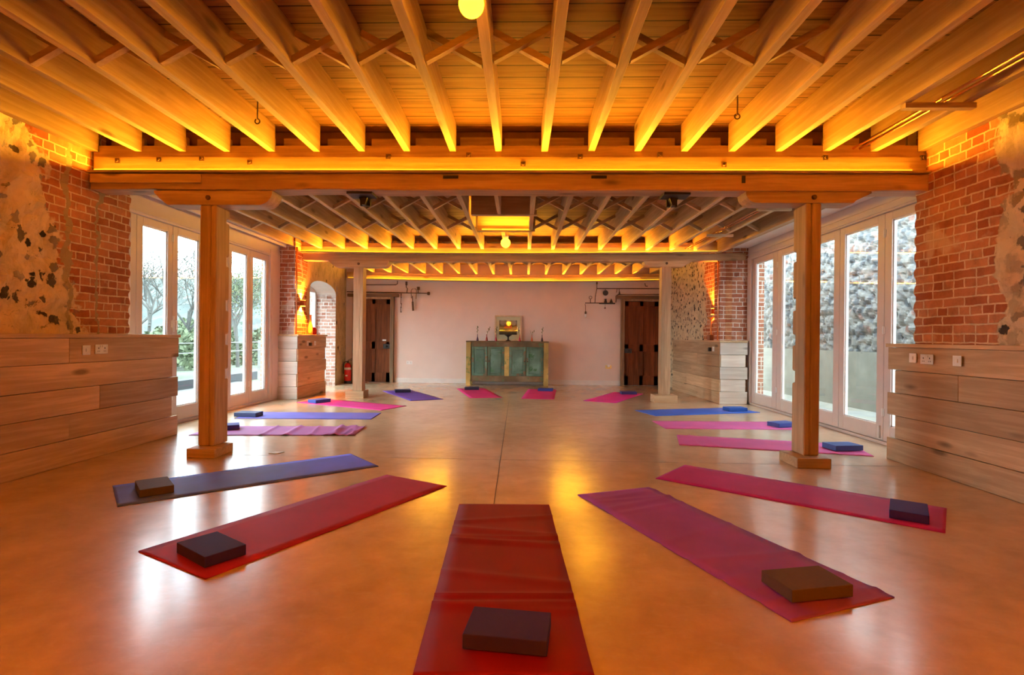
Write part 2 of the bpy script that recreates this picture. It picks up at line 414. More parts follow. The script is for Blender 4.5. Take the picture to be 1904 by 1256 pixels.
# far left: pier in brick, then a plastered wall with an arched opening, running to the back corner
mb = MB(); mb.box(-4.75, -4.147, 9.35, 9.62, 0, 2.95)
struct('wall_left_pier', mb, M_LX)
def arch_poly(s0, s1, z1, o0, o1, spring, rise):
    mid = (o0 + o1) / 2; hw = (o1 - o0) / 2
    pts = [(s0, 0), (o0, 0), (o0, spring)]
    for k in range(1, 12):
        t = math.pi * (1 - k / 12); pts.append((mid + hw * math.cos(t), spring + rise * math.sin(t)))
    pts += [(o1, spring), (o1, 0), (s1, 0), (s1, z1), (s0, z1)]
    return pts
def wall_along(name, p0, p1, thick, poly, mat):
    """poly is (distance along, z) from p0 to p1; thickness goes to the left-hand side"""
    p0 = Vector((*p0, 0)); p1 = Vector((*p1, 0)); d = (p1 - p0).normalized(); nrm = Vector((-d.y, d.x, 0)) * thick
    n = len(poly); vs = [p0 + d * a + Vector((0, 0, z)) for a, z in poly] + [p0 + d * a + nrm + Vector((0, 0, z)) for a, z in poly]
    fs = [tuple(range(n)), tuple(range(n, 2 * n))[::-1]] + [(i, (i + 1) % n, n + (i + 1) % n, n + i) for i in range(n)]
    return struct(name, MB().add(vs, fs), mat)
lw_ = wall_along('wall_left_far', (-4.135, 9.36), (-4.49, 13.0), .62, arch_poly(.26, 3.657, 2.93, .80, 2.70, 2.06, .20), [M_FL, M_JX, WHITEP])
for k in range(15):
    if k in (1, 14): lw_.data.polygons[2 + k].material_index = 1
    elif 2 <= k <= 13: lw_.data.polygons[2 + k].material_index = 2
# far right
mb = MB(); mb.box(3.42, 4.2, 9.66, 9.95, 0, 2.95); struct('wall_right_pier', mb, M_LX)
wall_along('wall_right_far', (3.35, 13.05), (3.52, 9.655), .5, [(0, 0), (3.4, 0), (3.4, 2.93), (0, 2.93)], M_FR)
struct('wall_back', MB().box(-5.0, 4.0, 13.0, 13.2, 0, 2.95), PLASTER)
struct('baseboard_back', MB().box(-3.26, 2.235, 12.982, 13.0, 0, .11), WHITEP)
# spandrels that close the room above the glazing
struct('trim_3', MB().box(-4.72, -4.20, 5.46, 9.35, 2.745, 3.12), WHITEP)
struct('trim_4', MB().box(3.50, 4.25, 5.06, 9.66, 2.775, 3.12), WHITEP)
mb = MB(); mb.bar((-4.27, 5.5, 2.715), (-4.325, 9.35, 2.715), .03, .05); mb.bar((-4.33, 5.5, 2.73), (-4.39, 9.35, 2.73), .05, .02)
struct('trim_5', mb, FRAME)

# ---------------------------------------------------------------- glazing
def leaf(parent, x, y0, y1, z0, z1, side, g0, g1, zg0, zg1, hinge=None, handle=None):
    """a sash in the YZ plane; glass opening g0..g1, zg0..zg1. side=+1: room is on +X"""
    t = .055
    mb = MB(); xa, xb = x - t / 2, x + t / 2
    mb.box(xa, xb, y0, g0, z0, z1); mb.box(xa, xb, g1, y1, z0, z1); mb.box(xa, xb, g0, g1, z0, zg0); mb.box(xa, xb, g0, g1, zg1, z1)
    s = obj('sash', mb, FRAME, parent, bevel=.004)
    obj('glass', MB().box(x - .004, x + .004, g0 - .004, g1 + .004, zg0 - .004, zg1 + .004), GLASS, s)
    mb = MB(); b = .014; xr = x + side * .012
    for (a0, a1, c0, c1) in ((g0, g1, zg0, zg0 + b), (g0, g1, zg1 - b, zg1), (g0, g0 + b, zg0, zg1), (g1 - b, g1, zg0, zg1)):
        mb.box(min(xr, x), max(xr, x) , a0, a1, c0, c1)
    obj('glazing_bead', mb, WHITEPL, s)
    if hinge is not None:
        for z in (.35, 1.26, 2.33):
            mb = MB(); xx = x + side * (t / 2 + .006); mb.tube([(xx, hinge, z - .045), (xx, hinge, z + .045)], .009, 8)
            mb.box(min(xx, x + side * t / 2), max(xx, x + side * t / 2), hinge - .022, hinge + .022, z - .04, z + .04)
            obj('hinge', mb, WHITEPL, s)
    if handle is not None:
        mb = MB(); xx = x + side * (t / 2); mb.box(min(xx, xx + side * .012), max(xx, xx + side * .012), handle - .013, handle + .013, 1.16, 1.36)
        obj('handle_plate', mb, WHITEPL, s)
        obj('handle', MB().tube([(xx + side * .012, handle, 1.30), (xx + side * .05, handle, 1.30), (xx + side * .05, handle - .0, 1.19)], .008, 8), STEEL, s)
# left wall of glass
wl_ = empty('window_1', (-4.47, 7.4, 0)); wl_['kind'] = 'structure'
wl_.location = (0, 0, 0)
mb = MB(); X = -4.47
mb.box(X - .06, X + .05, 5.15, 9.34, 2.49, 2.745); mb.box(X - .06, X + .05, 5.15, 9.34, 0, .035)
mb.box(X - .06, X + .06, 8.99, 9.34, 0.03, 2.6); mb.box(X - .06, X + .05, 5.15, 5.30, 0, 2.6)
obj('frame', mb, FRAME, wl_, bevel=.006)
mb = MB(); mb.box(X + .05, X + .066, 5.3, 9.33, 2.515, 2.535); mb.box(X + .05, X + .064, 9.06, 9.10, .03, 2.52)
obj('frame_moulding', mb, FRAME, wl_)
ys = [5.30, 5.91, 6.525, 7.14, 7.755, 8.37, 8.985]
for i in range(6):
    y0, y1 = ys[i], ys[i + 1]
    leaf(wl_, X, y0 + .003, y1 - .003, .04, 2.485, 1, y0 + .10, y1 - .09 - (.005 if i == 5 else 0), .215, 2.395, hinge=(y1 if i in (1, 4) else None), handle=(y0 + .02 if i == 2 else None))
# right wall of glass
wr_ = empty('window_2'); wr_['kind'] = 'structure'
mb = MB(); X = 3.955
mb.box(X - .05, X + .06, 4.75, 9.65, 2.555, 2.775); mb.box(X - .05, X + .06, 4.75, 9.65, 0, .035)
mb.box(X - .06, X + .06, 9.50, 9.65, .03, 2.6); mb.box(X - .05, X + .06, 4.75, 5.0, 0, 2.6)
obj('frame', mb, FRAME, wr_, bevel=.006)
mb = MB(); mb.box(X - .066, X - .05, 4.8, 9.64, 2.575, 2.59); mb.box(X - .066, X - .05, 4.8, 9.64, 2.65, 2.66)
obj('frame_moulding', mb, FRAME, wr_)
ys = [9.495, 8.56, 7.70, 6.87, 6.02, 5.16]
gl = [(8.72, 9.37), (7.78, 8.41), (7.00, 7.58), (6.14, 6.765), (5.27, 5.905)]
for i in range(5):
    y1, y0 = ys[i], ys[i + 1]
    leaf(wr_, X, y0 + .003, y1 - .003, .04, 2.55, -1, gl[i][0], gl[i][1], .21, 2.46, hinge=(y0 if i in (0, 3) else None), handle=(y1 - .03 if i == 2 else None))
mb = MB(); mb.box(3.905, 3.927, 6.055, 6.075, .06, .2); obj('floor_bolt', mb, STEEL, wr_)
# arched opening: a narrow glazed door set deep in the wall
w3 = empty('window_3'); w3['kind'] = 'structure'
mb = MB(); X = -4.86
mb.box(X - .04, X + .04, 11.93, 12.04, 0, 2.24); mb.box(X - .04, X + .04, 10.2, 10.3, 0, 2.24); mb.box(X - .04, X + .04, 10.3, 11.93, 2.10, 2.25); mb.box(X - .04, X + .04, 10.3, 11.93, 0, .2)
mb.box(X - .04, X + .04, 11.10, 11.20, .2, 2.1)
obj('frame', mb, FRAME, w3, bevel=.005)
obj('glass', MB().box(X - .004, X + .004, 10.3, 11.93, .2, 2.1), GLASS, w3)

# ---------------------------------------------------------------- beams with their coves
def flat(x): return 0.0
def sag2(x): return .030 * ((x + .4) / 3.8) ** 2 + .0055 * (x + .4)
def sag3(x): return .055 * ((x + .7) / 3.8) ** 2
COVES = []
def cove_beam(label, x0, x1, yf, z_lip, z_top, depth, f, led0, led1, bolts, power=1.0):
    t = thing('joist_bearer', label, 'beam', (0, 0, 0))
    obj('timber', MB().xbeam(x0, x1, yf, yf + depth, z_lip + .002, z_top, f), OLD_X, t, bevel=.004)
    obj('fascia_board', MB().xbeam(x0 + .02, x1 - .02, yf - .014, yf + .002, z_lip + .001, z_lip + (z_top - z_lip) * .56, f), W_X, t, bevel=.003)
    lg = obj('ledge', MB().xbeam(x0 + .0, x1 + .0, yf - .075, yf + .03, z_lip - .02, z_lip, f), W_X, t)
    obj('light_strip', MB().xbeam(led0, led1, yf - .066, yf - .050, z_lip + .001, z_lip + .010, f, 24), LED, t)
    for bx, bz in bolts:
        mb = MB(); mb.box(bx - .022, bx + .022, yf - .024, yf + .002, bz - .022, bz + .022); mb.lathe([(.013, yf - .036), (.013, yf - .020)], (bx, 0, bz), 6, 'y')
        obj('bolt', mb, RUST, t)
    n = 3
    for k in range(n):
        a = led0 + (led1 - led0) * (k + .5) / n
        area('cove_lamp', (a, yf - .026, z_lip + .014 + f(a)), (0, -1, .3), (led1 - led0) / n, .012, power * COVE_W / n * (led1 - led0) / 7.5, AMBER)
    return t
bolts1 = [(-3.90, 2.77), (-3.50, 2.78), (-3.09, 2.79), (-2.63, 2.755), (-1.32, 2.81), (-.57, 2.825), (-.065, 2.74), (.46, 2.81), (1.19, 2.83), (1.77, 2.735), (2.68, 2.80), (3.55, 2.80)]
cove_beam('thick rough timber beam with amber light strip and square bolts, nearest across the room', -4.15, 3.665, 4.95, 2.667, 2.92, .15, flat, -4.09, 3.42, bolts1)
cove_beam('timber joist bearer with amber light strip, resting over the two far posts', -4.21, 3.40, 9.60, 2.648, 2.825, .16, sag2, -4.13, 3.38, [])
cove_beam('sagging timber beam with amber light strip against the far plaster wall', -4.43, 3.22, 12.86, 2.49, 2.64, .13, sag3, -4.38, 3.13, [])
# a matching beam overhead behind the viewpoint lights the near bay
cove_beam('timber beam with amber light strip crossing the room nearest the rear wall', -4.12, 3.66, .25, 2.667, 2.92, .15, flat, -4.0, 3.5, [], 7.0)

def main_beam(label, x0, x1, y0, y1, z0, z1, f):
    mb = MB(); n = 26; vs = []; fs = []
    for i in range(n + 1):
        x = x0 + (x1 - x0) * i / n; d = f(x); e = .012 * noise.noise((x * 1.3, y0, 2)); e2 = .008 * noise.noise((x * 1.7, y0, 8))
        vs += [(x, y0 + e2, z0 + d + e), (x, y1, z0 + d + e), (x, y1, z1 + d), (x, y0 + e2, z1 + d)]
    for i in range(n):
        a = i * 4; b = a + 4
        for k in range(4): fs.append((a + k, b + k, b + (k + 1) % 4, a + (k + 1) % 4))
    fs.append((0, 1, 2, 3)); e = n * 4; fs.append((e + 3, e + 2, e + 1, e)); mb.add(vs, fs)
    t = thing('main_beam', label, 'beam')
    obj('timber', mb, OLD_X, t, bevel=.01); return t
b1 = main_beam('heavy old timber main beam resting on the two nearest posts', -4.14, 3.66, 4.905, 5.12, 2.492, 2.645, flat)
obj('end_board', MB().box(-4.13, -3.07, 4.885, 4.91, 2.55, 2.635), W_X, b1, bevel=.004)
mb = MB(); mb.box(-1.42 + .62, -.66, 4.895, 4.91, 2.60, 2.625); obj('iron_staple', mb, DARKM, b1)
for x0, x1 in ((.56, .70), (1.92, 1.95)): obj('iron_staple', MB().box(x0, x1, 4.893, 4.91, 2.60 - (.04 if x1 > 1 else 0), 2.625), DARKM, b1)
main_beam('heavy old timber main beam resting on the two far posts', -4.13, 3.86, 9.615, 9.80, 2.50, 2.622, sag2)
for k, (x, y, z) in enumerate(((-1.60, 5.06, 2.49), (1.36, 5.06, 2.49))):
    t = MB(); t.box(x - .12, x + .12, y - .10, y + .09, z - .018, z + .004)
    t.box(x - .05, x + .05, y + .09, y + .12, z - .085, z + .02); t.prism([(x - .04, z - .02), (x + .04, z - .02), (x + .015, z - .09), (x - .015, z - .09)], y + .02, y + .10, 'y')
    o = obj('iron_bracket', t, DARKM); tag(o, 'dark iron bracket under the near main beam, on its ' + ('left' if k == 0 else 'right') + ' half', 'bracket')

# ---------------------------------------------------------------- posts
def capital_mb(xa, xb, y0, y1, z0, z1, round_left):
    """bolster: one end quarter-rounded, the other raked"""
    h = z1 - z0; pts = []
    def rnd(xe, sgn):
        return [(xe - sgn * h * 1.0 + sgn * h * 1.0 * math.sin(k / 8 * math.pi / 2), z0 + h * (1 - math.cos(k / 8 * math.pi / 2))) for k in range(9)]
    if round_left: left = [(x, z) for x, z in rnd(xa, -1)][::-1]; right = [(xb - .16, z0), (xb - .14, z0 + h * .22), (xb, z0 + h * .85), (xb, z1)]
    else: left = [(xa, z1), (xa, z0 + h * .85), (xa + .05, z0 + h * .5), (xa + .13, z0)]; right = rnd(xb, 1)
    return MB().prism(left + right, y0, y1, 'y')
ordw = ['first', 'second', 'third', 'fourth', 'fifth', 'sixth', 'seventh', 'eighth', 'ninth', 'tenth', 'eleventh', 'twelfth', 'thirteenth', 'fourteenth', 'fifteenth', 'sixteenth', 'seventeenth', 'eighteenth', 'nineteenth', 'twentieth']
def post(label, x0, x1, y0, y1, base, cap, z_cap0, z_cap1, inner, notches, round_left, chamfer):
    t = thing('timber_post', label, 'post')
    # shaft outline in Y-Z with mortice notches cut from the rear edge
    top = z_cap0; bz = base[4]
    pts = [(y0, bz), (y0, top), (y1, top)]
    for (za, zb, d) in notches: pts += [(y1, zb), (y1 - d, zb), (y1 - d, za), (y1, za)]
    pts.append((y1, bz))
    if inner > 0: xm = x1 - .055
    else: xm = x0 + .055
    mb = MB(); mb.prism(pts, min(xm, x1 if inner > 0 else x0), max(xm, x1 if inner > 0 else x0), 'x')
    mb.prism([(y0, bz), (y0, top), (y1, top), (y1, bz)], x0 if inner > 0 else xm, xm if inner > 0 else x1, 'x')
    obj('shaft', mb, W_Z, t, bevel=.016 if chamfer else .004)
    obj('plinth', MB().box(base[0], base[1], base[2], base[3], 0, bz), W_X, t, bevel=.006)
    c = obj('capital', capital_mb(cap[0], cap[1], y0 - .0, y0 + .20, z_cap0, z_cap1, round_left), W_X, t, bevel=.004)
    obj('bolt', MB().lathe([(.02, y0 - .016), (.024, y0 + .002)], ((x0 + x1) / 2, 0, (z_cap0 + z_cap1) / 2 + .0), 10, 'y'), RUST, c)
    return t
nt = [(2.22, 2.255, .05), (1.80, 1.89, .05), (1.37, 1.47, .05), (1.04, 1.14, .05), (.71, .80, .05), (.16, .36, -.0)]
nt = [n for n in nt if n[2] > 0]
post('squared timber post on a block, near left, beside the left glazed doors', -3.095, -2.935, 4.92, 5.15, (-3.125, -2.86, 4.80, 5.11, .085), (-3.54, -2.405), 2.352, 2.488, 1, nt, False, True)
nt = [(1.88, 1.97, .05), (1.42, 1.53, .05), (1.09, 1.19, .05), (.74, .85, .05)]
post('squared timber post on a block, near right, beside the right glazed doors', 2.505, 2.648, 4.92, 5.15, (2.40, 2.70, 4.815, 5.16, .09), (1.965, 3.09), 2.385, 2.49, -1, nt, True, True)
post('pale timber post near the fire extinguisher, far left', -3.185, -3.01, 9.61, 9.80, (-3.30, -2.965, 9.555, 9.86, .135), (-3.65, -2.54), 2.385, 2.505, 1, [], False, False)
post('pale timber post near the dark door, far right', 2.375, 2.545, 9.62, 9.80, (2.245, 2.655, 9.53, 9.84, .135), (2.05, 2.93), 2.43, 2.55, -1, [], True, False)

# ---------------------------------------------------------------- joists
def joist(x, ya, yb, z0, z1, wd, label, group=None):
    mb = MB(); n = 8
    vs = []; fs = []
    ph = random.random() * 50
    for i in range(n + 1):
        y = (yb - ya) * i / n; e = .006 * noise.noise((ph, y * 1.1, 1)); zz = .005 * noise.noise((ph, y * 1.3, 9))
        h = wd / 2
        vs += [(-h + e, y, z0 + zz), (h + e, y, z0 + zz), (h + e, y, z1), (-h + e, y, z1)]
    for i in range(n):
        a = i * 4; b = a + 4
        for k in range(4): fs.append((a + k, b + k, b + (k + 1) % 4, a + (k + 1) % 4))
    fs.append((0, 1, 2, 3)); e = n * 4; fs.append((e + 3, e + 2, e + 1, e)); mb.add(vs, fs)
    xx, yy = sk(x, ya)
    o = obj('ceiling_joist', mb, W_Y, bevel=.004, loc=(xx, yy, 0), rz=A)
    return tag(o, label, 'joist', group)
def strut(pa, pb, label):
    o = obj('cross_brace', MB().bar(pa, pb, .042, .045, (0, 1, 0)), W_X); return tag(o, label, 'brace')
XJ1 = [-4.135 + .4268 * i for i in range(19)]
for i, x in enumerate(XJ1):
    joist(x, .42, 4.95, 2.861, 3.111, .062 if i not in (0, 18) else .075, 'rough sawn ceiling joist over the near bay, %s from the left wall' % ordw[i])
for i in range(2, 14):
    a, b = XJ1[i] + .031, XJ1[i + 1] - .031; y = 3.36; dx = -A * (y - 5)
    strut((a + dx, y, 2.885), (b + dx, y, 3.085), 'diagonal brace rising to the right between the %s and %s near-bay joists' % (ordw[i], ordw[i + 1]))
    strut((a + dx, y + .05, 3.085), (b + dx, y + .05, 2.885), 'diagonal brace rising to the left between the %s and %s near-bay joists' % (ordw[i], ordw[i + 1]))
for i in range(18):
    o = obj('joist_blocking', MB().box(XJ1[i] + .05, XJ1[i + 1] - .05, 5.085, 5.125, 2.925, 3.03 + .02 * random.random()), W_X)
    tag(o, 'short blocking board on the near beam, %s gap from the left wall' % ordw[i], 'blocking')
XJ2 = [-4.15 + .4205 * i for i in range(19)]
for i, x in enumerate(XJ2):
    nm = 'ceiling joist over the middle bay, %s from the left windows' % ordw[i]
    if i == 9:
        joist(x, 5.16, 6.86, 2.72, 2.965, .045, 'ceiling joist over the middle bay, short length before the lit hatch')
        joist(x, 7.93, 9.66, 2.74, 2.965, .06, 'ceiling joist over the middle bay, short length behind the lit hatch above the globe lamp')
    elif i == 18: joist(x + .02, 5.16, 9.58, 2.69, 2.965, .10, nm)
    else: joist(x, 5.16, 9.66, 2.72, 2.965, .055, nm)
for r, y in ((0, 6.62), (1, 7.86)):
    for i in range(18):
        if i in (8, 9): continue
        a, b = XJ2[i] + .028, XJ2[i + 1] - .028; dx = -A * (y - 5)
        w_ = 'front' if r == 0 else 'rear'
        strut((a + dx, y, 2.74), (b + dx, y, 2.935), 'diagonal brace rising to the right, %s row of middle bay, %s gap from the left' % (w_, ordw[i]))
        strut((a + dx, y + .045, 2.935), (b + dx, y + .045, 2.74), 'diagonal brace rising to the left, %s row of middle bay, %s gap from the left' % (w_, ordw[i]))
XJ3 = [-3.776 + .4180 * i for i in range(17)]
for i, x in enumerate(XJ3):
    joist(x + A * 7.85, 9.82, 12.88, 2.655 + .05 * ((x + .7) / 3.8) ** 2, 2.905, .052, 'ceiling joist over the far bay, %s from the left, ending above the plaster wall' % ordw[i])
for i in range(16):
    y = 11.4; a, b = XJ3[i] + .026 + A * 1.4, XJ3[i + 1] - .026 + A * 1.4
    strut((a, y, 2.70), (b, y, 2.88), 'diagonal brace rising to the right in the far bay, %s gap from the left' % ordw[i])
    strut((a, y + .045, 2.88), (b, y + .045, 2.70), 'diagonal brace rising to the left in the far bay, %s gap from the left' % ordw[i])

# lit hatch between the middle joists
h = thing('ceiling_hatch', 'lit timber hatch box framed between the middle bay joists', 'hatch')
mb = MB(); mb.box(-.755, .095, 6.86, 6.895, 2.715, 2.96); obj('front_board', mb, W_X, h)
mb = MB(); mb.box(-.77, .085, 7.90, 7.93, 2.70, 2.96); obj('rear_board', mb, W_X, h)
mb = MB(); mb.box(-.77, .085, 7.83, 7.90, 2.695, 2.712); obj('ledge', mb, W_X, h)
mb = MB(); mb.box(-.755, .095, 6.895, 6.96, 2.718, 2.733); obj('ledge', mb, W_X, h)
mb = MB(); mb.box(-.70, .02, 7.845, 7.865, 2.714, 2.734); obj('light_strip', mb, LED, h)
mb = MB(); mb.box(-.70, .02, 6.925, 6.945, 2.735, 2.753); obj('light_strip', mb, LED, h)
area('hatch_lamp', (-.34, 7.83, 2.755), (0, -.4, 1), .7, .02, 5, AMBER); area('hatch_lamp', (-.33, 6.98, 2.775), (0, .4, 1), .7, .02, 5, AMBER)

# globe lamps, pipes and hooks under the joists
FROST = NT('frosted_glass'); FROST.set((.95, .85, .62), .3, Transmission_Weight=.55, IOR=1.2, Emission_Strength=7)
FROST.b.inputs['Emission Color'].default_value = (1, .40, .004, 1); FROST = FROST.m
def globe(label, x, y, ztop, r):
    t = thing('globe_lamp', label, 'lamp', (x, y, 0))
    obj('base', MB().lathe([(r * .62, ztop), (r * .62, ztop - .02), (r * .5, ztop - .045)], (0, 0, 0), 20), STEEL, t)
    prof = [(r * .5 + 0.0 * k, 0) for k in range(0)]
    prof = [(r * math.sin(math.radians(a)), ztop - .045 - r * .85 + r * math.cos(math.radians(a))) for a in range(32, 181, 12)]
    prof[-1] = (.002, prof[-1][1])
    obj('globe', MB().lathe(prof, (0, 0, 0), 24), FROST, t, smooth=True)
globe('ribbed glass globe lamp under a near joist at the top edge', -.295, 2.60, 2.862, .062)
globe('small glass globe lamp under the joist behind the lit hatch', -.375, 8.45, 2.742, .075)
def pipes(label, pts_list, r):
    t = thing('copper_pipes', label, 'pipe')
    for pts in pts_list: obj('pipe', MB().tube(pts, r, 10), COPPER, t, smooth=True)
    return t
p = pipes('pair of bright copper pipes under the near joists beside the right wall', [[(2.925, 4.93, 2.885), (3.005, .4, 2.885)], [(2.985, 4.93, 2.885), (3.075, .4, 2.885)]], .011)
obj('clip', MB().lathe([(.016, -.02), (.016, .02)], (2.95, 3.98, 2.885), 8, 'y').lathe([(.016, -.02), (.016, .02)], (3.01, 3.98, 2.885), 8, 'y'), STEEL, p)
tag(obj('pipe_batten', MB().box(2.70, 3.20, 3.93, 3.985, 2.825, 2.862), W_X), 'short batten holding copper pipes under the near joists', 'batten')
p = pipes('pair of thin copper pipes under the middle bay joists near the right windows', [[(2.77, 9.58, 2.745), (2.83, 5.15, 2.745)], [(2.82, 9.58, 2.745), (2.88, 5.15, 2.745)]], .009)
for i, (x, y) in enumerate(((2.66, 8.1), (2.72, 6.45))):
    tag(obj('pipe_batten', MB().box(x, x + .40, y, y + .045, 2.685, 2.72), W_X), 'short batten holding copper pipes under the middle joists, %s' % ('rear one' if i == 0 else 'front one'), 'batten')
def hook(label, x, y, z0, z1):
    pts = [(x, y, z1), (x, y, z0 + .05)] + [(x + .018 * math.sin(a), y, z0 + .032 - .018 * (1 - 1) + .018 * math.cos(a)) for a in [k * math.pi / 6 for k in range(0, 12)]]
    tag(obj('hanging_hook', MB().tube(pts, .005, 6), RUST, smooth=True), label, 'hook')
hook('rusty eye hook hanging from the near joists, left side', -2.025, 3.9, 2.69, 2.87)
hook('rusty eye hook hanging from the near joists, right side', 1.464, 3.83, 2.69, 2.87)
# copper conduits up the pier corners
tag(obj('copper_conduit', MB().tube([(-4.115, 9.34, 1.15), (-4.115, 9.34, 2.70)], .014, 8), COPPER, smooth=True), 'vertical copper pipe on the far left brick pier corner', 'pipe')
tag(obj('copper_conduit', MB().tube([(3.378, 9.64, 1.125), (3.378, 9.64, 2.55)], .014, 8), COPPER, smooth=True), 'vertical copper pipe on the far right brick pier corner', 'pipe')

# ---------------------------------------------------------------- plank clad benches
def clad(name_label, face, y0, y1, wall_x, ztop, rot, origin, splits, front=False, far_end=True):
    """face: x of the clad long side (local), room side given by sign of wall_x - face. built in local coords about origin"""
    t = thing('plank_panelling', name_label, 'panelling', (origin[0], origin[1], 0), rot)
    s = 1 if face > wall_x else -1          # +1: room on +X
    capz = ztop - .034; rows = 5; hh = capz / rows
    ox, oy = origin
    for r in range(rows):
        z0 = capz - hh * (r + 1) + .002; z1 = capz - hh * r - .002
        out = (r % 2 == 0)
        f = face + s * (random.uniform(-.004, .004)); e1 = (y1 if out else y1 - .10) if far_end else (y1 if out else y1 - .05)
        e0 = y0 if not front else (y0 if out else y0 + .0)
        cuts = [e0] + [c for c in splits.get(r, []) if e0 < c < e1] + [e1]
        for a, b in zip(cuts[:-1], cuts[1:]):
            mb = MB(); xa, xb = sorted((f - s * .03, f + s * random.uniform(0, .006)))
            mb.box(xa - ox, xb - ox, a + .001 - oy, b - .001 - oy, max(z0, .001), z1)
            obj('plank', mb, PL_Y, t, bevel=.004)
        if front:
            xa, xb = sorted((wall_x, f - s * (.0 if not out else .0)))
            ins = 0 if out else .03
            if s > 0: xa += ins; xb -= .0 if out else .02
            else: xb -= ins; xa += .0 if out else .02
            mb = MB(); mb.box(xa - ox, xb - ox, e0 - .028 + (.0 if out else .015) - oy, e0 - .0 - oy, max(z0, .001), z1)
            obj('plank', mb, PL_X_DAYLIT, t, bevel=.004)
    xa, xb = sorted((wall_x, face + s * .022))
    obj('shelf_top', MB().box(xa - ox, xb - ox, (y0 - (.045 if front else 0)) - oy, y1 + .01 - oy, capz, ztop), PL_Y, t, bevel=.004)
    # carcass behind the boards
    xa, xb = sorted((wall_x + s * .01, face - s * .032))
    obj('carcass', MB().box(xa - ox, xb - ox, y0 + .01 - oy, y1 - .13 - oy, .001, capz - .001), LINTW, t)
    return t
clad('long plank-clad bench wall with shelf top, near left below the flint wall', -3.955, 1.0, 5.92, -4.20, 1.128, A, (-3.955, 5.92), {0: [4.46], 2: [4.80], 3: [4.47]})
clad('long plank-clad bench wall with shelf top, near right below the brick wall', 3.492, 1.0, 5.285, 3.60, 1.117, A, (3.492, 5.285), {1: [4.45], 3: [3.2]})
clad('plank-clad pier box, front boards coloured as if daylit, beside the far left arch', -4.062, 9.31, 10.62, -4.50, 1.15, 0, (-4.062, 9.3), {}, front=True, far_end=False)
clad('long plank-clad bench wall, front boards coloured as if daylit, below the far right flint wall', 3.378, 9.52, 12.12, 3.862, 1.12, .048, (3.378, 9.5), {1: [10.6], 3: [11.2]}, front=True, far_end=False)

# sockets and switches
def socket(label, x, y, z, rz, kind='double', mat=STEEL):
    """plate local: X across, -Y out of the wall"""
    t = thing('wall_socket' if kind == 'double' else 'light_switch', label, 'socket' if kind == 'double' else 'switch', (x, y, z), rz)
    wdt = .146 if kind == 'double' else .086
    obj('plate', MB().box(-wdt / 2, wdt / 2, -.006, .0, -.043, .043), mat, t, bevel=.002)
    if kind == 'double':
        for sx in (-.036, .036):
            mb = MB(); mb.box(sx - .004, sx + .004, -.0075, -.005, .002, .016)
            mb.box(sx - .012, sx - .006, -.0075, -.005, -.022, -.015); mb.box(sx + .006, sx + .012, -.0075, -.005, -.022, -.015)
            obj('pin_holes', mb, BLACKPL, t)
            obj('rocker', MB().box(sx * .35 - .006, sx * .35 + .006, -.011, -.005, .018, .034), WHITEPL, t)
    else:
        obj('rocker', MB().box(-.010, .010, -.012, -.005, -.014, .014), WHITEPL if mat is STEEL else STEEL, t)
    return t
socket('steel double socket on the near left panelling', -3.932, 4.80, .99, math.pi / 2 + A)
socket('steel switch on the near left panelling, left of the double socket', -3.930, 4.63, .985, math.pi / 2 + A, 'switch')
socket('steel double socket on the near right panelling', 3.484, 4.77, .985, -math.pi / 2 + A)
socket('white switch on the near right panelling, nearest the windows', 3.484, 4.94, .99, -math.pi / 2 + A, 'switch', WHITEPL)
socket('steel switch on the near right panelling, farthest from the windows', 3.484, 4.44, .985, -math.pi / 2 + A, 'switch')
socket('double socket with steel plate on the far left pier box', -4.05, 9.72, .985, math.pi / 2)
tag(obj('black_plug', MB().box(-4.05, -4.005, 9.72, 9.79, .94, 1.0), BLACKPL, bevel=.006), 'black plug in the socket of the far left pier box', 'plug')
socket('white switch on the far left pier box, beside the black plug', -4.05, 10.02, .985, math.pi / 2, 'switch', WHITEPL)
tag(obj('black_plug', MB().box(3.305, 3.349, 9.86, 9.93, .92, .99), BLACKPL, bevel=.006), 'black plug on the far right panelling', 'plug')
socket('white switch on the far right panelling beside the black plug', 3.350, 9.76, .965, -math.pi / 2 + .048, 'switch', WHITEPL)
socket('white double socket low on the far plaster wall, left of the sideboard', -2.907, 13.0, .489, 0, 'double', WHITEPL)
t = socket('brass socket with a plug low on the far plaster wall, right of the sideboard', 1.948, 13.0, .44, 0, 'double', plain('brass', (.8, .55, .2), .3, 1.0))
obj('plug', MB().box(-.03, .03, -.04, -.006, .0, .06), WHITEPL, t, bevel=.005)

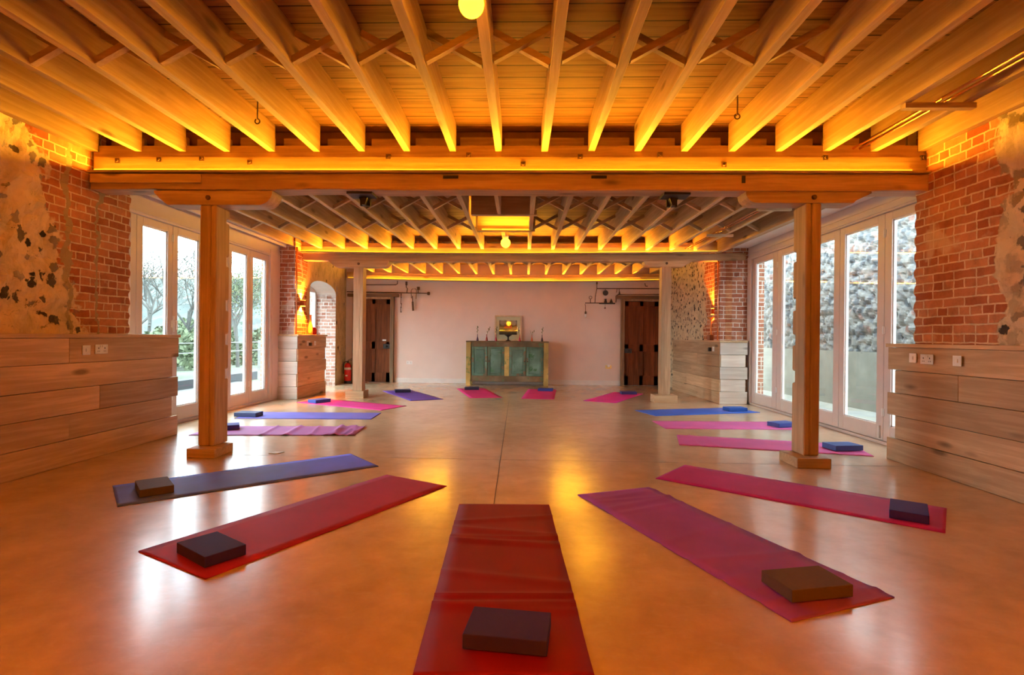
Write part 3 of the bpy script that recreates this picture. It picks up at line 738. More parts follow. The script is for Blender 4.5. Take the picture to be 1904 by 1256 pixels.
# ---------------------------------------------------------------- up-and-down wall lamps and shelf objects by the piers
def spot(loc, d, watts, ang, col, r=.02):
    l = bpy.data.lights.new('sconce_lamp', 'SPOT'); l.energy = watts; l.spot_size = ang; l.spot_blend = .35; l.color = col; l.shadow_soft_size = r
    o = bpy.data.objects.new('sconce_lamp', l); C.objects.link(o); o.location = loc; o.rotation_euler = Vector(d).to_track_quat('-Z', 'Y').to_euler()
ORANGE = (1.0, .26, .02)
def sconce(label, x, y, z, s):
    t = thing('wall_sconce', label, 'wall lamp', (x, y, z))
    xa, xb = sorted((0, s * .09))
    obj('body', MB().box(xa, xb, -.055, .055, -.05, .05), plain('red_copper_lamp', (.55, .16, .06), .35, .6), t, bevel=.006)
    obj('glass_lens', MB().box(xa + .01, xb - .01, -.04, .04, .05, .056), emis('orange_lens', (1, .4, .03), 6), t)
    obj('glass_lens', MB().box(xa + .01, xb - .01, -.04, .04, -.056, -.05), bpy.data.materials['orange_lens'], t)
    spot((x + s * .07, y, z + .07), (-s * .5, 0, 1), 90, math.radians(115), ORANGE)
    spot((x + s * .07, y, z - .07), (-s * .5, 0, -1), 130, math.radians(120), ORANGE)
sconce('orange up-and-down wall lamp glowing on the far left brick pier', -4.165, 9.62, 1.72, 1)
sconce('orange up-and-down wall lamp glowing on the far right brick wall', 3.498, 10.08, 1.66, -1)
ALAB = emis('amber_glass', (1, .45, .03), 1.2)
t = thing('bottle_vase', 'tall amber glass vase on the far left pier shelf', 'vase', (-4.12, 9.98, 1.15))
obj('vase', MB().lathe([(.035, 0), (.045, .05), (.04, .16), (.018, .24), (.016, .34), (.024, .37)], (0, 0, 0), 16), plain('amber_ceramic', (.85, .38, .10), .2), t, smooth=True)
tag(obj('candle_holder', MB().lathe([(.05, 1.15), (.06, 1.17), (.055, 1.26), (.03, 1.29)], (-4.16, 10.22, 0), 16), REDP, smooth=True), 'small red holder on the far left pier shelf', 'candle holder')
t = thing('goblet_lamp', 'slender pedestal dish on a wooden box by the far right lamp', 'dish', (3.415, 10.1, 1.121))
obj('box', MB().box(-.045, .03, -.07, .07, 0, .10), plain('box_wood', (.35, .15, .08), .6), t, bevel=.004)
obj('dish', MB().lathe([(.035, .10), (.012, .125), (.010, .36), (.03, .40), (.06, .425), (.06, .432)], (0, 0, 0), 18), plain('amber_glass_dish', (.8, .4, .12), .2), t, smooth=True)

# ---------------------------------------------------------------- doors in the far wall
def panel_door(name, x0, x1, hinge_left, lock_x, lock_z):
    d = empty(name); d['kind'] = 'structure'
    y = 12.955; z1 = 2.035; wdt = x1 - x0
    lf = MB(); lf.box(x0, x1, y + .02, y + .045, .01, z1)
    st = .10; mid = (x0 + x1) / 2
    # stiles and rails stand proud of the panels
    for (a, b, c, e) in ((x0, x0 + st, .01, z1), (x1 - st, x1, .01, z1), (mid - .045, mid + .045, .01, z1), (x0, x1, .01, .24), (x0, x1, .82, 1.00), (x0, x1, z1 - .12, z1)):
        lf.box(a, b, y, y + .03, c, e)
    obj('leaf', lf, DOORW, d, bevel=.004)
    fr = MB(); fr.box(x0 - .09, x0 - .01, 12.89, 13.01, 0, 2.09); fr.box(x1 + .01, x1 + .09, 12.89, 13.01, 0, 2.09); obj('door_frame', fr, W_Z if hinge_left is None else LINTW, d, bevel=.004)
    s2 = MB(); s2.box(x0 - .01, x1 + .01, 12.92, 12.99, 2.04, 2.085); s2.box(x0 - .012, x0, 12.92, 12.99, 0, 2.05); s2.box(x1, x1 + .014, 12.92, 12.99, 0, 2.05); obj('door_stop', s2, W_Z, d)
    obj('lintel', MB().box(x0 - .22, x1 + .20, 12.87, 13.01, 2.09, 2.165), LINTX, d, bevel=.006)
    lk = obj('rim_lock', MB().box(lock_x - .085, lock_x + .085, y - .03, y, lock_z - .055, lock_z + .055), BLACKPL, d, bevel=.005)
    obj('door_knob', MB().lathe([(.008, y - .03), (.010, y - .05), (.026, y - .065), (.026, y - .08), (.012, y - .09)], (lock_x - .0, 0, lock_z - .0), 14, 'y'), DARKM, lk, smooth=True)
    return d
d1 = panel_door('door_1', -4.20, -3.375, True, -3.455, .885)
obj('sign_plate', MB().box(-3.565, -3.475, 12.948, 12.955, 1.015, 1.05), WHITEPL, d1)
d2 = panel_door('door_2', 2.318, 3.13, False, 2.41, .84)

# ---------------------------------------------------------------- ironwork on the far wall
Yw = 12.94
def iron(name, label, cat, *tubes, mat=RUST, extra=None):
    mb = MB()
    for pts, r in tubes: mb.tube([(a, b, c) if len(q) == 3 else (q[0], Yw, q[1]) for q in pts for a, b, c in [(q if len(q) == 3 else (0, 0, 0))]], r, 8)
    if extra: extra(mb)
    return tag(obj(name, mb, mat, smooth=False), label, cat)
iron('iron_rail', 'long thin iron rail above the left far door', 'rail', ([(-4.45, 2.21), (-2.47, 2.187)], .012), ([(-4.0, 12.94, 2.2), (-4.0, 13.0, 2.2)], .008), ([(-2.6, 12.94, 2.19), (-2.6, 13.0, 2.19)], .008), extra=lambda m: m.lathe([(.035, -.03), (.045, 0), (.035, .03)], (-2.44, Yw, 2.184), 8, 'x'))
iron('iron_pipe', 'bent iron pipe rising to the beam over the left far door', 'pipe', ([(-4.0, 2.382), (-3.24, 2.388), (-3.206, 2.42), (-3.206, 2.485)], .011))
iron('hanging_chain_hook', 'knotted iron hook hanging beside the left far door', 'hook', ([(-3.11, 2.19), (-3.12, 1.95), (-3.10, 1.93), (-3.12, 1.80), (-3.12, 1.74)], .009), extra=lambda m: [m.lathe([(.0, z - .02), (.02, z), (.0, z + .02)], (-3.112, Yw, 0), 8) for z in (2.15, 2.08, 1.93, 1.84, 1.73)])
iron('iron_hook', 'short iron hook above the rail by the left far door', 'hook', ([(-2.99, 2.47), (-2.99, 2.33), (-2.96, 2.30), (-2.975, 2.19)], .012), extra=lambda m: m.box(-3.015, -2.965, 12.95, 12.965, 2.38, 2.47))
iron('iron_tongs', 'looped iron tongs hung over the rail, left side', 'tool', ([(-2.86, 2.06), (-2.868, 2.24), (-2.845, 2.29), (-2.76, 2.295), (-2.738, 2.26), (-2.745, 2.05)], .009), ([(-2.835, 2.12), (-2.83, 1.92)], .012), ([(-2.83, 1.98), (-2.815, 1.76)], .024))
iron('iron_bracket', 'small iron wall bracket beside the tongs on the left', 'bracket', ([(-2.70, 2.34), (-2.70, 2.20)], .012), extra=lambda m: m.box(-2.735, -2.665, 12.975, 12.985, 2.27, 2.35))
iron('iron_rail', 'thin iron rail above the right far door', 'rail', ([(1.64, 2.335), (3.16, 2.345)], .011), ([(2.16, 2.195), (3.16, 2.203)], .007), ([(2.16, 2.195), (2.115, 2.17), (2.10, 2.0)], .011))
iron('iron_rail', 'low iron rail with a crooked rod on the right far wall', 'rail', ([(1.365, 1.93), (1.365, 1.985), (2.08, 1.987)], .010), ([(1.643, 2.46), (1.643, 2.34), (1.605, 2.12), (1.60, 1.99)], .009), ([(1.643, 2.495), (1.643, 2.44)], .02))
tag(obj('iron_shelf', MB().box(1.70, 2.08, 12.90, 12.96, 1.962, 1.982), DARKM), 'small dark shelf on the right far wall', 'shelf')
iron('iron_disc', 'round iron disc hanging on the right far wall', 'disc', ([(1.85, 2.335), (1.85, 2.29)], .006), extra=lambda m: m.lathe([(.062, 12.93), (.066, 12.94), (.062, 12.95)], (1.853, 0, 2.232), 24, 'y'), mat=DARKM)
rg = [(1.492 + .035 * math.cos(k * math.pi / 8), 2.118 + .035 * math.sin(k * math.pi / 8)) for k in range(17)]
iron('iron_ring', 'iron ring on a stem above the low right rail', 'ring', (rg, .007), ([(1.492, 2.083), (1.492, 1.99)], .010))
iron('hanging_bulb_holder', 'small lamp holder with pale bulb hanging from the low right rail', 'lamp', ([(1.372, 1.93), (1.377, 1.78)], .007), extra=lambda m: m.lathe([(.022, 1.72), (.025, 1.76), (.01, 1.79)], (1.378, Yw, 0), 10))
tag(obj('pale_bulb', MB().lathe([(.004, 1.63), (.024, 1.65), (.024, 1.70), (.016, 1.725)], (1.378, Yw, 0), 12), WHITEPL, smooth=True), 'pale bulb in the holder on the right far wall', 'bulb')
tag(obj('iron_pot', MB().lathe([(.028, 1.983), (.035, 2.02), (.022, 2.05), (.030, 2.085)], (1.853, 12.93, 0), 12), DARKM), 'small dark pot on the little wall shelf', 'pot')
tag(obj('iron_cone', MB().lathe([(.045, 1.983), (.03, 2.03), (.006, 2.09)], (1.99, 12.93, 0), 12), DARKM), 'dark cone-shaped weight on the little wall shelf', 'weight')
iron('iron_bell', 'tiny bell hanging under the little wall shelf', 'bell', ([(1.845, 1.965), (1.843, 1.89)], .003), extra=lambda m: m.lathe([(.022, 1.85), (.008, 1.89)], (1.843, Yw, 0), 10))
iron('iron_hook', 'pair of short hooks on the rail near the right far door', 'hook', ([(2.13, 2.34), (2.115, 2.24)], .008), ([(2.175, 2.34), (2.18, 2.26)], .008), extra=lambda m: m.lathe([(.024, 2.19), (.012, 2.27)], (2.185, Yw, 0), 10))
iron('iron_hook', 'wall hook above the right far door', 'hook', ([(2.80, 12.97, 2.47), (2.80, 12.90, 2.40), (2.85, 12.90, 2.40)], .010))

# ---------------------------------------------------------------- sideboard and what stands on it
def flaked(name, paint, under, amount=.5):
    t = NT(name); v = t.coords('Object', rnd=True); n = t.noise(v, 6, 6, .7, .4); n2 = t.noise(v, 2.2, 3)
    c = t.ramp(n2, [(.3, tuple(a * .6 for a in paint)), (.5, paint), (.7, tuple(min(1, a * 1.5 + .05) for a in paint))])
    c = t.mix(c, under, t.ramp(n, [(amount + .05, 0.0), (amount + .12, 1.0)]))
    t.set(c, .55); t.bump(n, .2, .003); return t.m
TEAL = flaked('teal_flaked_paint', (.075, .17, .115), (.20, .12, .06), .48)
TEALP = flaked('pale_teal_panel', (.11, .23, .175), (.05, .17, .07), .50)
OCH = flaked('ochre_green_paint', (.50, .36, .10), (.16, .22, .06), .5)
BRN = flaked('brown_green_paint', (.16, .11, .05), (.10, .17, .07), .5)
sb = thing('sideboard', 'distressed teal painted sideboard with four panelled doors against the far wall', 'sideboard', (-.49, 12.72, 0), 0)
W2 = .972; D = .22
obj('carcass', MB().box(-W2 + .1, W2 - .1, -D + .03, D, .09, 1.015), BRN, sb)
obj('top', MB().box(-W2, W2, -D - .01, D + .01, 1.015, 1.045), BRN, sb, bevel=.004)
for sx in (-1, 1):
    for yy in (-D, D - .08):
        a, b = sorted((sx * (W2 - .005), sx * (W2 - .115))); obj('leg', MB().box(a, b, yy, yy + .08, 0, 1.014), OCH, sb, bevel=.005)
obj('top_rail', MB().box(-W2 + .115, W2 - .115, -D + .012, -D + .03, .915, 1.014), BRN, sb)
obj('bottom_rail', MB().box(-W2 + .115, W2 - .115, -D + .012, -D + .03, .095, .225), BRN, sb)
obj('centre_stile', MB().box(-.065, .045, -D + .008, -D + .03, .225, .915), OCH, sb)
for k, (a, b) in enumerate(((-.835, -.470), (-.455, -.070), (.050, .435), (.450, .845))):
    dr = MB(); y = -D + .005; f_ = .055
    for (p_, q_, c_, e_) in ((a, a + f_, .23, .91), (b - f_, b, .23, .91), (a + f_, b - f_, .23, .23 + f_), (a + f_, b - f_, .91 - f_, .91)):
        dr.box(p_, q_, y, y + .024, c_, e_)
    dd = obj('door', dr, TEAL, sb, bevel=.003)
    obj('door_panel', MB().box(a + f_ + .018, b - f_ - .018, y + .006, y + .022, .23 + f_ + .018, .91 - f_ - .018).box(a + f_ - .002, b - f_ + .002, y + .014, y + .024, .23 + f_ - .002, .91 - f_ + .002), TEALP, dd, bevel=.004)
    kx = b - .028 if k % 2 == 0 else a + .028
    obj('knob', MB().lathe([(.008, y), (.008, y - .012), (.016, y - .02), (.010, y - .03)], (kx, 0, .57), 12, 'y'), RUST, dd, smooth=True)
# picture
def pic_mat():
    t = NT('picture_print'); v = t.coords('Object')
    t_, sp = None, t.new('SeparateXYZ'); t.link(v, sp.inputs[0])
    col = t.ramp(t.noise(v, 9, 4), [(.3, (.05, .035, .03)), (.7, (.16, .11, .08))])
    def disc(cx, cz, r, soft, c, col, amt=1.0):
        dx = t.math('SUBTRACT', sp.outputs['X'], cx); dz = t.math('SUBTRACT', sp.outputs['Z'], cz)
        d = t.math('SQRT', t.math('ADD', t.math('MULTIPLY', dx, dx), t.math('MULTIPLY', dz, dz)))
        m = t.ramp(d, [(max(0, r - soft), 1.0), (r, 0.0)]); return t.mix(col, c, t.math('MULTIPLY', m, amt))
    for cx in (-.13, .0, .13): col = disc(cx, .45, .085, .03, (.55, .42, .36), col, .7)
    col = disc(0, .44, .04, .02, (.5, .40, .33), col)
    # a red many-pointed flower
    ang = t.math('ABSOLUTE', t.math('SINE', t.math('MULTIPLY', sp.outputs['X'], 52.0)))
    hgt = t.math('SUBTRACT', t.math('ADD', .335, t.math('MULTIPLY', ang, .085)), sp.outputs['Z'])
    inn = t.math('MULTIPLY', t.math('LESS_THAN', t.math('ABSOLUTE', sp.outputs['X']), .09), t.math('GREATER_THAN', sp.outputs['Z'], .305))
    m = t.math('MULTIPLY', t.math('GREATER_THAN', hgt, 0.0), inn)
    col = t.mix(col, (.42, .02, .02), m)
    t.set(col, .4); return t.m
pf = thing('picture_frame', 'pale wooden framed picture leaning on the wall on the sideboard', 'picture', (-.49, 12.885, 1.048), 0)
pf.rotation_euler = (-.115, 0, .03)
mb = MB(); wq, hq = .325, .62
for (a, b, c, e) in ((-wq, -wq + .035, 0, hq), (wq - .035, wq, 0, hq), (-wq, wq, 0, .035), (-wq, wq, hq - .035, hq)): mb.box(a, b, -.02, .012, c, e)
obj('frame', mb, plain('pale_frame_wood', (.72, .56, .36), .45), pf, bevel=.003)
obj('mount', MB().box(-wq + .03, wq - .03, .0, .006, .03, hq - .03), plain('mount_card', (.78, .66, .50), .8, var=.02), pf)
obj('print', MB().box(-.215, .215, -.003, .0, .15, .50), pic_mat(), pf)
obj('glass', MB().box(-wq + .03, wq - .03, -.010, -.007, .03, hq - .03), GLASS, pf)
# compote bowl
tag(obj('pedestal_bowl', MB().lathe([(.065, 0), (.06, .012), (.022, .03), (.018, .09), (.045, .12), (.088, .145), (.092, .155), (.075, .15), (.03, .13)], (0, 0, 0), 22), DARKM, loc=(-.475, 12.62, 1.045), smooth=True), 'dark pedestal bowl in front of the picture on the sideboard', 'bowl')
vs = [(-1.205, (.09, .03, .10), 'dark purple', .34, 0), (-.985, (.45, .03, .02), 'red', .29, .06), (-.765, (.50, .02, .06), 'crimson', .27, .01), (-.205, (.55, .02, .05), 'crimson', .27, -.03), (.085, (.60, .10, .03), 'orange-red', .25, .05), (.325, (.06, .02, .03), 'near-black', .29, .01)]
posw = ['outermost left', 'second from the left', 'just left of the picture', 'just right of the picture', 'second from the right', 'outermost right']
LEAFM = plain('dried_stem', (.17, .17, .05), .7)
for k, (x, c, cn, hgt, lean) in enumerate(vs):
    t = thing('bud_vase', '%s bud vase with a thin stem on the sideboard, %s' % (cn, posw[k]), 'vase', (x, 12.63, 1.045), 0, 'bud vases on the sideboard')
    obj('vase', MB().lathe([(.026, 0), (.028, .01), (.022, .05), (.010, .10), (.008, .15), (.011, .155)], (0, 0, 0), 14), plain('vase_glaze', c, .25, var=.05), t, smooth=True)
    mb = MB(); mb.tube([(0, 0, .13), (lean * .4, 0, .2), (lean, 0, hgt)], .005, 6, .002)
    rnd = random.Random(k)
    for q in range(4 if k != 4 else 2):
        z = .19 + .035 * q; sx = (1 if q % 2 else -1); x0 = lean * (z - .13) / (hgt - .13)
        mb.add([(x0, 0, z), (x0 + sx * .022, .004, z + .02), (x0 + sx * .012, -.004, z + .055), (x0, .004, z + .02)], [(0, 1, 2, 3)])
    if k == 4: mb.tube([(0, 0, .16), (-.03, 0, .21), (-.045, 0, .26)], .004, 5, .002)
    mb.lathe([(.002, hgt - .035), (.010, hgt - .02), (.009, hgt), (.002, hgt + .02)], (lean, 0, 0), 8)
    obj('stem', mb, LEAFM, t)

# fire extinguisher
fe = thing('fire_extinguisher', 'red fire extinguisher standing by the far left door', 'fire extinguisher', (-4.30, 12.62, 0))
obj('cylinder', MB().lathe([(.076, .05), (.08, .07), (.08, .40), (.07, .44), (.04, .475), (.02, .485)], (0, 0, 0), 24), REDP, fe, smooth=True)
obj('foot_ring', MB().lathe([(.083, 0), (.083, .055), (.076, .06)], (0, 0, 0), 24), BLACKPL, fe)
lb = MB(); 
for z0, z1 in ((.325, .375),): lb.lathe([(.0812, z0), (.0812, z1)], (0, 0, 0), 24)
obj('label_band', lb, plain('cream_label', (.85, .62, .50), .5, var=.03), fe)
mb = MB(); [mb.box(-.03 + k * .014, -.022 + k * .014, -.083, -.079, .17, .20) for k in range(4)]; obj('label_marks', mb, WHITEPL, fe)
obj('valve', MB().lathe([(.022, .48), (.022, .53)], (0, 0, 0), 12).bar((0, 0, .53), (.10, 0, .55), .02, .012).bar((0, 0, .55), (.09, 0, .585), .02, .010), DARKM, fe)
obj('hose', MB().tube([(-.02, 0, .52), (-.09, 0, .50), (-.11, 0, .44), (-.095, -.02, .30), (-.09, -.03, .22)], .010, 8), BLACKPL, fe, smooth=True)

# paper card on the floor
tag(obj('paper_card', MB().prism([(-2.47, 5.03), (-2.385, 5.02), (-2.35, 5.10), (-2.44, 5.10)], .001, .006, 'z'), plain('card', (.78, .72, .58), .8)), 'small cream card lying on the floor near the left post', 'card')

# ---------------------------------------------------------------- yoga mats and blocks
def mat_material(name, col, col2=None):
    t = NT(name); v = t.coords('Object'); 
    ck = t.new('TexChecker'); ck.inputs['Scale'].default_value = 160; t.link(v, ck.inputs['Vector'])
    n = t.noise(v, 3, 3)
    c = t.ramp(n, [(.3, tuple(a * .88 for a in col)), (.7, tuple(min(1, a * 1.08) for a in col))])
    t.set(c, .62, spec=.25); t.bump(ck.outputs['Fac'], .12, .0012); return t.m
def yoga_mat(label, cx, cy, deg, col, ripple=0.0, L=1.83, W_=.61, seed=1, lx=1.0):
    mb = MB(); nx, ny = 90, 8; th = .005; vs = []; fs = []
    rnd = random.Random(seed); waves = [(rnd.uniform(-.5, .5) * L, rnd.uniform(.015, .035), rnd.uniform(.4, 1.0), rnd.uniform(-.25, .25)) for _ in range(int(9 * (ripple > 0)) or 3)]
    def hz(x, y):
        h_ = 0
        for (c, wd, am, sh) in waves: h_ += am * math.exp(-((x - c - sh * y) / wd) ** 2)
        return th + .0005 + max(0, h_) * (ripple if ripple else .0015)
    for i in range(nx + 1):
        x = L * (i / nx - .5)
        for j in range(ny + 1):
            y = W_ * (j / ny - .5); vs.append((x, y + .003 * noise.noise((x * 2, seed, 0)), hz(x, y)))
    n0 = len(vs)
    for i in range(nx + 1):
        for j in range(ny + 1):
            v = vs[i * (ny + 1) + j]; vs.append((v[0], v[1], max(.0006, v[2] - th)))
    for i in range(nx):
        for j in range(ny):
            a = i * (ny + 1) + j; fs.append((a, a + ny + 1, a + ny + 2, a + 1)); fs.append((n0 + a, n0 + a + 1, n0 + a + ny + 2, n0 + a + ny + 1))
    def edge(a, b): fs.append((a, b, n0 + b, n0 + a))
    for i in range(nx):
        a = i * (ny + 1); edge(a + ny + 1, a); a += ny; edge(a, a + ny + 1)
    for j in range(ny): edge(j, j + 1); a = nx * (ny + 1) + j; edge(a + 1, a)
    mb.add(vs, fs)
    o = obj('yoga_mat', mb, mat_material('mat_' + str(seed), col), loc=(cx, cy, 0), rz=math.radians(deg), smooth=False)
    for p_ in o.data.polygons:
        if abs(p_.normal.z) > .5: p_.use_smooth = True
    return tag(o, label, 'yoga mat', 'yoga mats set out in a ring')
RED = (.27, .003, .022); MAG = (.50, .022, .25); PUR = (.36, .075, .48); BLU = (.13, .17, .92); VIO = (.13, .06, .42); PINK = (.72, .05, .26); LPINK = (.70, .12, .38); LIL = (.45, .14, .40); SKYB = (.05, .14, .62); HOT = (.66, .03, .21)
yoga_mat('blue yoga mat on the floor at the left, under a brown block', -2.184, 4.241, 41.0, BLU, seed=1)
yoga_mat('crimson and magenta yoga mat front left, next to the central red mat', -1.313, 3.377, 61.4, (.44, .018, .13), seed=2)
yoga_mat('deep red yoga mat running towards the viewer in the centre foreground', -.111, 2.705, 92.6, RED, ripple=.012, seed=3)
yoga_mat('purple yoga mat front right, under a large brown block', 1.003, 3.146, 112.6, PUR, ripple=.008, seed=4)
yoga_mat('magenta yoga mat at the right, under a dark purple block', 1.955, 4.05, 142.0, MAG, seed=5)
yoga_mat('pink yoga mat passing behind the near right post', 2.589, 5.86, -12.9, LPINK, ripple=.004, seed=6)
yoga_mat('pale pink yoga mat right side, next one beyond the near right post', 2.649, 7.158, 2.8, (.74, .14, .42), seed=7)
yoga_mat('bright blue yoga mat right side, by the far plank bench', 2.664, 8.47, 17.1, SKYB, seed=8)
yoga_mat('hot pink yoga mat by the far right post', 1.686, 10.365, 63.3, (.78, .04, .34), seed=9)
yoga_mat('magenta yoga mat in front of the sideboard, right one', .252, 10.779, 85.8, HOT, seed=10)
yoga_mat('magenta yoga mat in front of the sideboard, left one', -1.013, 10.813, 105.3, HOT, seed=11)
yoga_mat('violet yoga mat in front of the far left door', -2.255, 10.25, 120.8, VIO, seed=12)
yoga_mat('hot pink yoga mat by the far left pier box', -2.927, 8.735, 154.6, (.74, .05, .30), seed=13)
yoga_mat('lavender-blue yoga mat left side, beside the left windows', -3.05, 7.443, 3.2, (.17, .15, .55), seed=14)
yoga_mat('rippled lilac-pink yoga mat passing behind the near left post', -2.90, 6.234, 4.5, LIL, ripple=.018, seed=15)

def block(label, cx, cy, deg, col, z=.0075):
    o = obj('yoga_block', MB().box(-.153, .153, -.1015, .1015, 0, .054), plain('block_foam', col, .75, var=.06, scale=40, bump=.05), loc=(cx, cy, z), rz=math.radians(deg), bevel=.003)
    return tag(o, label, 'yoga block', 'foam yoga blocks on the mats')
DP = (.036, .012, .26)
block('brown-grey foam block on the blue mat at the left', -2.686, 3.77, -48.0, (.10, .065, .055))
block('dark purple foam block on the crimson mat front left', -1.62, 2.699, -34.0, DP)
block('dark purple foam block on the central red mat', -.063, 2.001, -6.3, (.036, .010, .24), .0135)
block('brown foam block on the purple mat front right', 1.267, 2.453, 13.0, (.115, .062, .028), .0140)
block('dark purple foam block on the magenta mat at the right', 2.492, 3.558, 55.5, (.038, .014, .26))
block('bright blue foam block on the pink mat right of the near post', 3.281, 5.66, 9.0, (.05, .11, .36), .0125)
block('bright blue foam block half hidden behind the near right post', 3.35, 7.12, 20.0, (.05, .09, .36))
block('bright blue foam block on the bright blue mat', 3.305, 8.611, 10.0, (.02, .10, .42))
block('navy foam block on the hot pink mat by the far right post', 2.05, 10.94, 0, (.035, .03, .16))
block('navy blue foam block on the mat before the sideboard, right one', .38, 11.36, -8.0, (.03, .05, .26))
block('dark slate foam block on the mat before the sideboard, left one', -1.20, 11.43, 6.0, (.03, .03, .07))
block('dark slate foam block on the violet mat', -2.53, 10.72, 18.0, (.03, .035, .09))
block('blue foam block on the hot pink mat by the far left box', -3.515, 8.911, 60.0, (.04, .10, .42))
block('slate blue foam block on the lavender-blue mat', -3.87, 7.298, -1.0, (.05, .07, .16))
block('indigo foam block peeking out behind the near left post', -3.60, 6.25, 30.0, (.05, .04, .22), .011)

# ---------------------------------------------------------------- outside, right: a walled yard
def flint_wall_mat():
    t = NT('yard_flint'); v = t.coords('Object')
    vo = t.new('TexVoronoi'); vo.inputs['Scale'].default_value = 8.0; t.link(v, vo.inputs['Vector'])
    sc = t.new('SeparateColor'); t.link(vo.outputs['Color'], sc.inputs[0])
    n = t.noise(v, 18, 5, .7)
    c = t.ramp(sc.outputs[0], [(0, (.065, .07, .08)), (.35, (.12, .125, .135)), (.7, (.19, .185, .18)), (.93, (.22, .20, .18)), (.97, (.19, .10, .08))])
    c = t.mix(c, t.ramp(n, [(.3, .6), (.7, 1.2)]), .8, 'MULTIPLY')
    ed = t.ramp(vo.outputs['Distance'], [(.45, 0.0), (.62, 1.0)])
    c = t.mix(c, (.20, .19, .175), t.math('MULTIPLY', ed, .7))
    t.set(c, .8); t.bump(n, .5, .01); return t.m
mb = MB(); vs = []; fs = []
Y0, Y1, Z0, Z1 = 4.2, 13.2, .93, 3.6; st = .034
ny = int((Y1 - Y0) / st); nz_ = int((Z1 - Z0) / st)
for j in range(nz_ + 1):
    for i in range(ny + 1):
        y = Y0 + (Y1 - Y0) * i / ny; z = Z0 + (Z1 - Z0) * j / nz_
        d, pts = noise.voronoi((y * 8.0 / 1.25, z * 8.0, 0.5))
        x = 5.75 - .055 * (y - 8) - .075 * math.sqrt(max(0, .75 - d[0])) - .02 * noise.noise((y * 14, z * 14, 3))
        vs.append((x, y, z))
for j in range(nz_):
    for i in range(ny):
        a = j * (ny + 1) + i; fs.append((a, a + 1, a + ny + 2, a + ny + 1))
mb.add(vs, fs)
g = thing('garden_wall', 'flint rubble retaining wall on a concrete footing outside the right windows', 'wall')
obj('flint_face', mb, flint_wall_mat(), g)
obj('footing', MB().prism([(5.90, 4.2), (5.40, 13.2), (6.6, 13.2), (6.6, 4.2)], -.1, .955, 'z').prism([(6.05, 4.2), (5.6, 13.2), (6.6, 13.2), (6.6, 4.2)], .955, 3.6, 'z'), CONC, g)
struct('floor_yard', MB().box(4.4, 6.6, 3.5, 13.3, -.14, -.02), CONC)

# ---------------------------------------------------------------- outside, left: terrace, scrub, bare trees and a wooded hill
struct('ground', MB().box(-90, -4.95, -30, 130, -.35, -.05), plain('winter_grass', (.06, .07, .045), .95, 0, .25, .6))
tag(obj('terrace', MB().box(-7.2, -4.96, 4.0, 13.0, -.3, -.03), GRAVEL), 'pale gravel terrace outside the left windows', 'terrace')
tag(obj('terrace_kerb', MB().box(-7.42, -7.2, 4.0, 14.0, -.3, .16), plain('dark_sleeper', (.03, .033, .04), .8)), 'dark low kerb along the gravel terrace outside', 'kerb')
TWIGS = plain('weathered_rail', (.16, .16, .155), .9)
t = thing('post_and_rail_fence', 'thin pale rail fence beyond the terrace outside the left windows', 'fence')
for k in range(6): obj('fence_post', MB().box(-9.05, -8.95, 8 + k * 2.4, 8.06 + k * 2.4, -.1, .95), TWIGS, t)
for z in (.62, .88): obj('fence_rail', MB().box(-8.94, -8.92, 8, 20.1, z, z + .025), TWIGS, t)
BARK = plain('bark', (.20, .18, .15), .9, 0, .2, 10); TWIG = plain('twigs', (.065, .065, .06), .95, 0, .25, 3); GREEN = plain('spring_leaves', (.075, .095, .05), .9, 0, .3, 2); BUDS = plain('catkins', (.10, .105, .085), .9, 0, .3, 2)
def tree(label, x, y, hgt, seed, leafy):
    rnd = random.Random(seed); mb = MB(); tips = []
    def br(p, d, ln, r, lvl):
        q = p + d * ln; mid = p + d * ln * .5 + Vector((rnd.uniform(-1, 1), rnd.uniform(-1, 1), 0)) * ln * .05
        mb.tube([p, mid, q], r, 5 if lvl > 1 else 7, r * .62)
        if lvl >= 5: tips.append(q); return
        for k in range(3 if lvl > 0 else 4):
            ax = Vector((rnd.uniform(-1, 1), rnd.uniform(-1, 1), rnd.uniform(-.2, .6))).normalized()
            nd = (d * rnd.uniform(.7, 1.1) + ax * rnd.uniform(.45, .8)); nd.z = max(nd.z, .05); nd.normalize()
            br(p + d * ln * rnd.uniform(.55, 1.0), nd, ln * rnd.uniform(.58, .78), r * .58, lvl + 1)
            tips.append(q)
    br(Vector((0, 0, 0)), Vector((rnd.uniform(-.1, .1), rnd.uniform(-.1, .1), 1)).normalized(), hgt * .34, hgt * .014, 0)
    t = thing('garden_tree', label, 'tree', (x, y, -.06), 0, 'trees outside the left windows')
    obj('branches', mb, TWIG, t)
    lf = MB()
    for p_ in tips:
        for _ in range(leafy + 2):
            c = p_ + Vector((rnd.gauss(0, .22), rnd.gauss(0, .22), rnd.gauss(0, .2))); a = Vector((rnd.uniform(-1, 1), rnd.uniform(-1, 1), rnd.uniform(-1, 1))).normalized() * .032; b = a.orthogonal().normalized() * .02
            lf.add([c - a, c + b, c + a, c - b], [(0, 1, 2, 3)])
    obj('foliage', lf, GREEN if leafy > 1 else BUDS, t)
TR = [(-12.5, 15, 5.2, 0), (-10.5, 19, 4.6, 4), (-15, 23, 6.5, 1), (-13, 27, 6.0, 2), (-19, 26, 7.5, 0), (-9.5, 25, 5.0, 3), (-16, 33, 7.0, 1), (-27, 36, 8.0, 1), (-12, 36, 7.0, 2), (-26, 46, 9, 0), (-18, 50, 9, 1)]
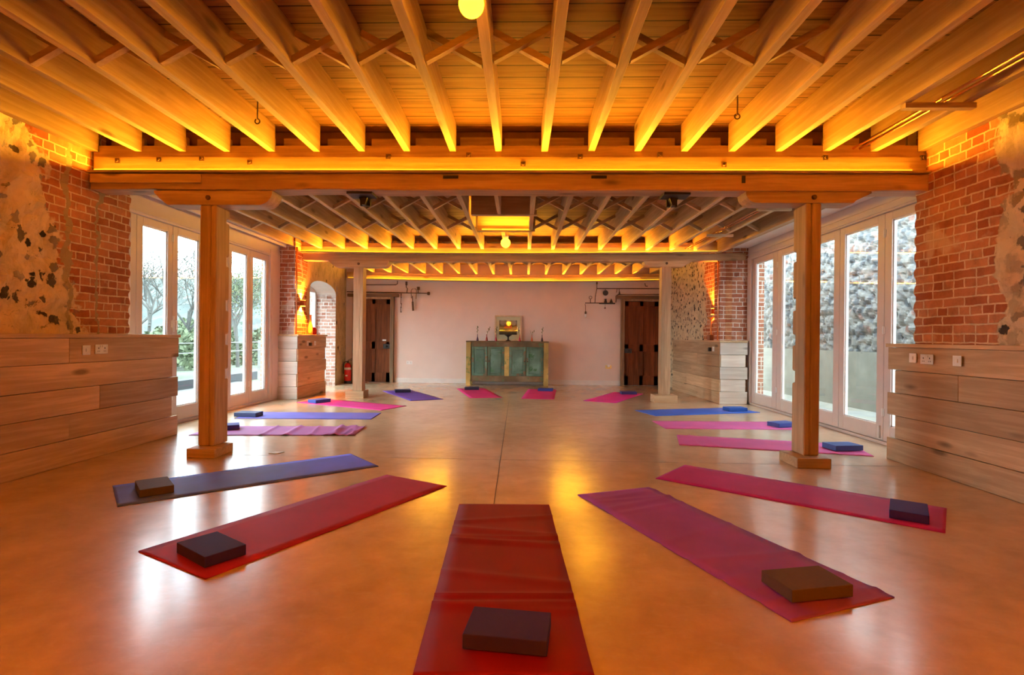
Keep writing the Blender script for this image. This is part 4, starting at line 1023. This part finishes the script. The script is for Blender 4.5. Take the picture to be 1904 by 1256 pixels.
for k, (x, y, hh, lf) in enumerate(TR): tree('bare spring tree outside the left windows, %s nearest the house' % ordw[k], x, y, hh, 20 + k, lf)
# shrubs
for k, (x, y, s_) in enumerate([(-10.2, 13.5, 1.0), (-11.8, 17.5, 1.4), (-11.0, 20.8, .9), (-13.8, 20, 1.5), (-11.2, 23, 1.6), (-17, 28, 2.0), (-12, 33, 1.9), (-22, 34, 2.2)]):
    rnd = random.Random(90 + k); mb = MB()
    for _ in range(900):
        v = Vector((rnd.gauss(0, 1), rnd.gauss(0, 1), rnd.gauss(0, 1))).normalized() * rnd.uniform(.5, 1) ** .4
        c = Vector((v.x * s_ * .8, v.y * s_ * .8, abs(v.z) * s_)); a = Vector((rnd.uniform(-1, 1), rnd.uniform(-1, 1), rnd.uniform(-1, 1))).normalized() * .08 * s_; b = a.orthogonal().normalized() * .05 * s_
        mb.add([c - a, c + b, c + a, c - b], [(0, 1, 2, 3)])
    t = thing('garden_shrub', 'rounded green shrub outside the left windows, %s nearest the house' % ordw[k], 'shrub', (x, y, -.06), 0, 'shrubs outside the left windows')
    obj('foliage', mb, GREEN, t); obj('stems', MB().tube([(0, 0, 0), (.05, 0, s_ * .7)], .03, 5), TWIG, t)
# hill
mb = MB(); vs = []; fs = []; nx, ny = 60, 40
for j in range(ny + 1):
    for i in range(nx + 1):
        x = -130 + 125 * i / nx; y = 48 + 90 * j / ny
        hh = 9.5 * (1 - math.exp(-(max(0, y - 50) / 28) ** 2)) * (1.1 - .3 * math.sin(x * .03)) + 1.1 * noise.noise((x * .35, y * .35, 0)) + .8 * abs(noise.noise((x * 1.1, y * 1.1, 4)))
        vs.append((x, y, hh - 1.2))
for j in range(ny):
    for i in range(nx):
        a = j * (nx + 1) + i; fs.append((a, a + 1, a + nx + 2, a + nx + 1))
mb.add(vs, fs)
tag(obj('wooded_hill', mb, plain('far_woods', (.055, .068, .066), 1, 0, .25, .5, .3), smooth=False), 'grey-green wooded hill beyond the left windows', 'hill')
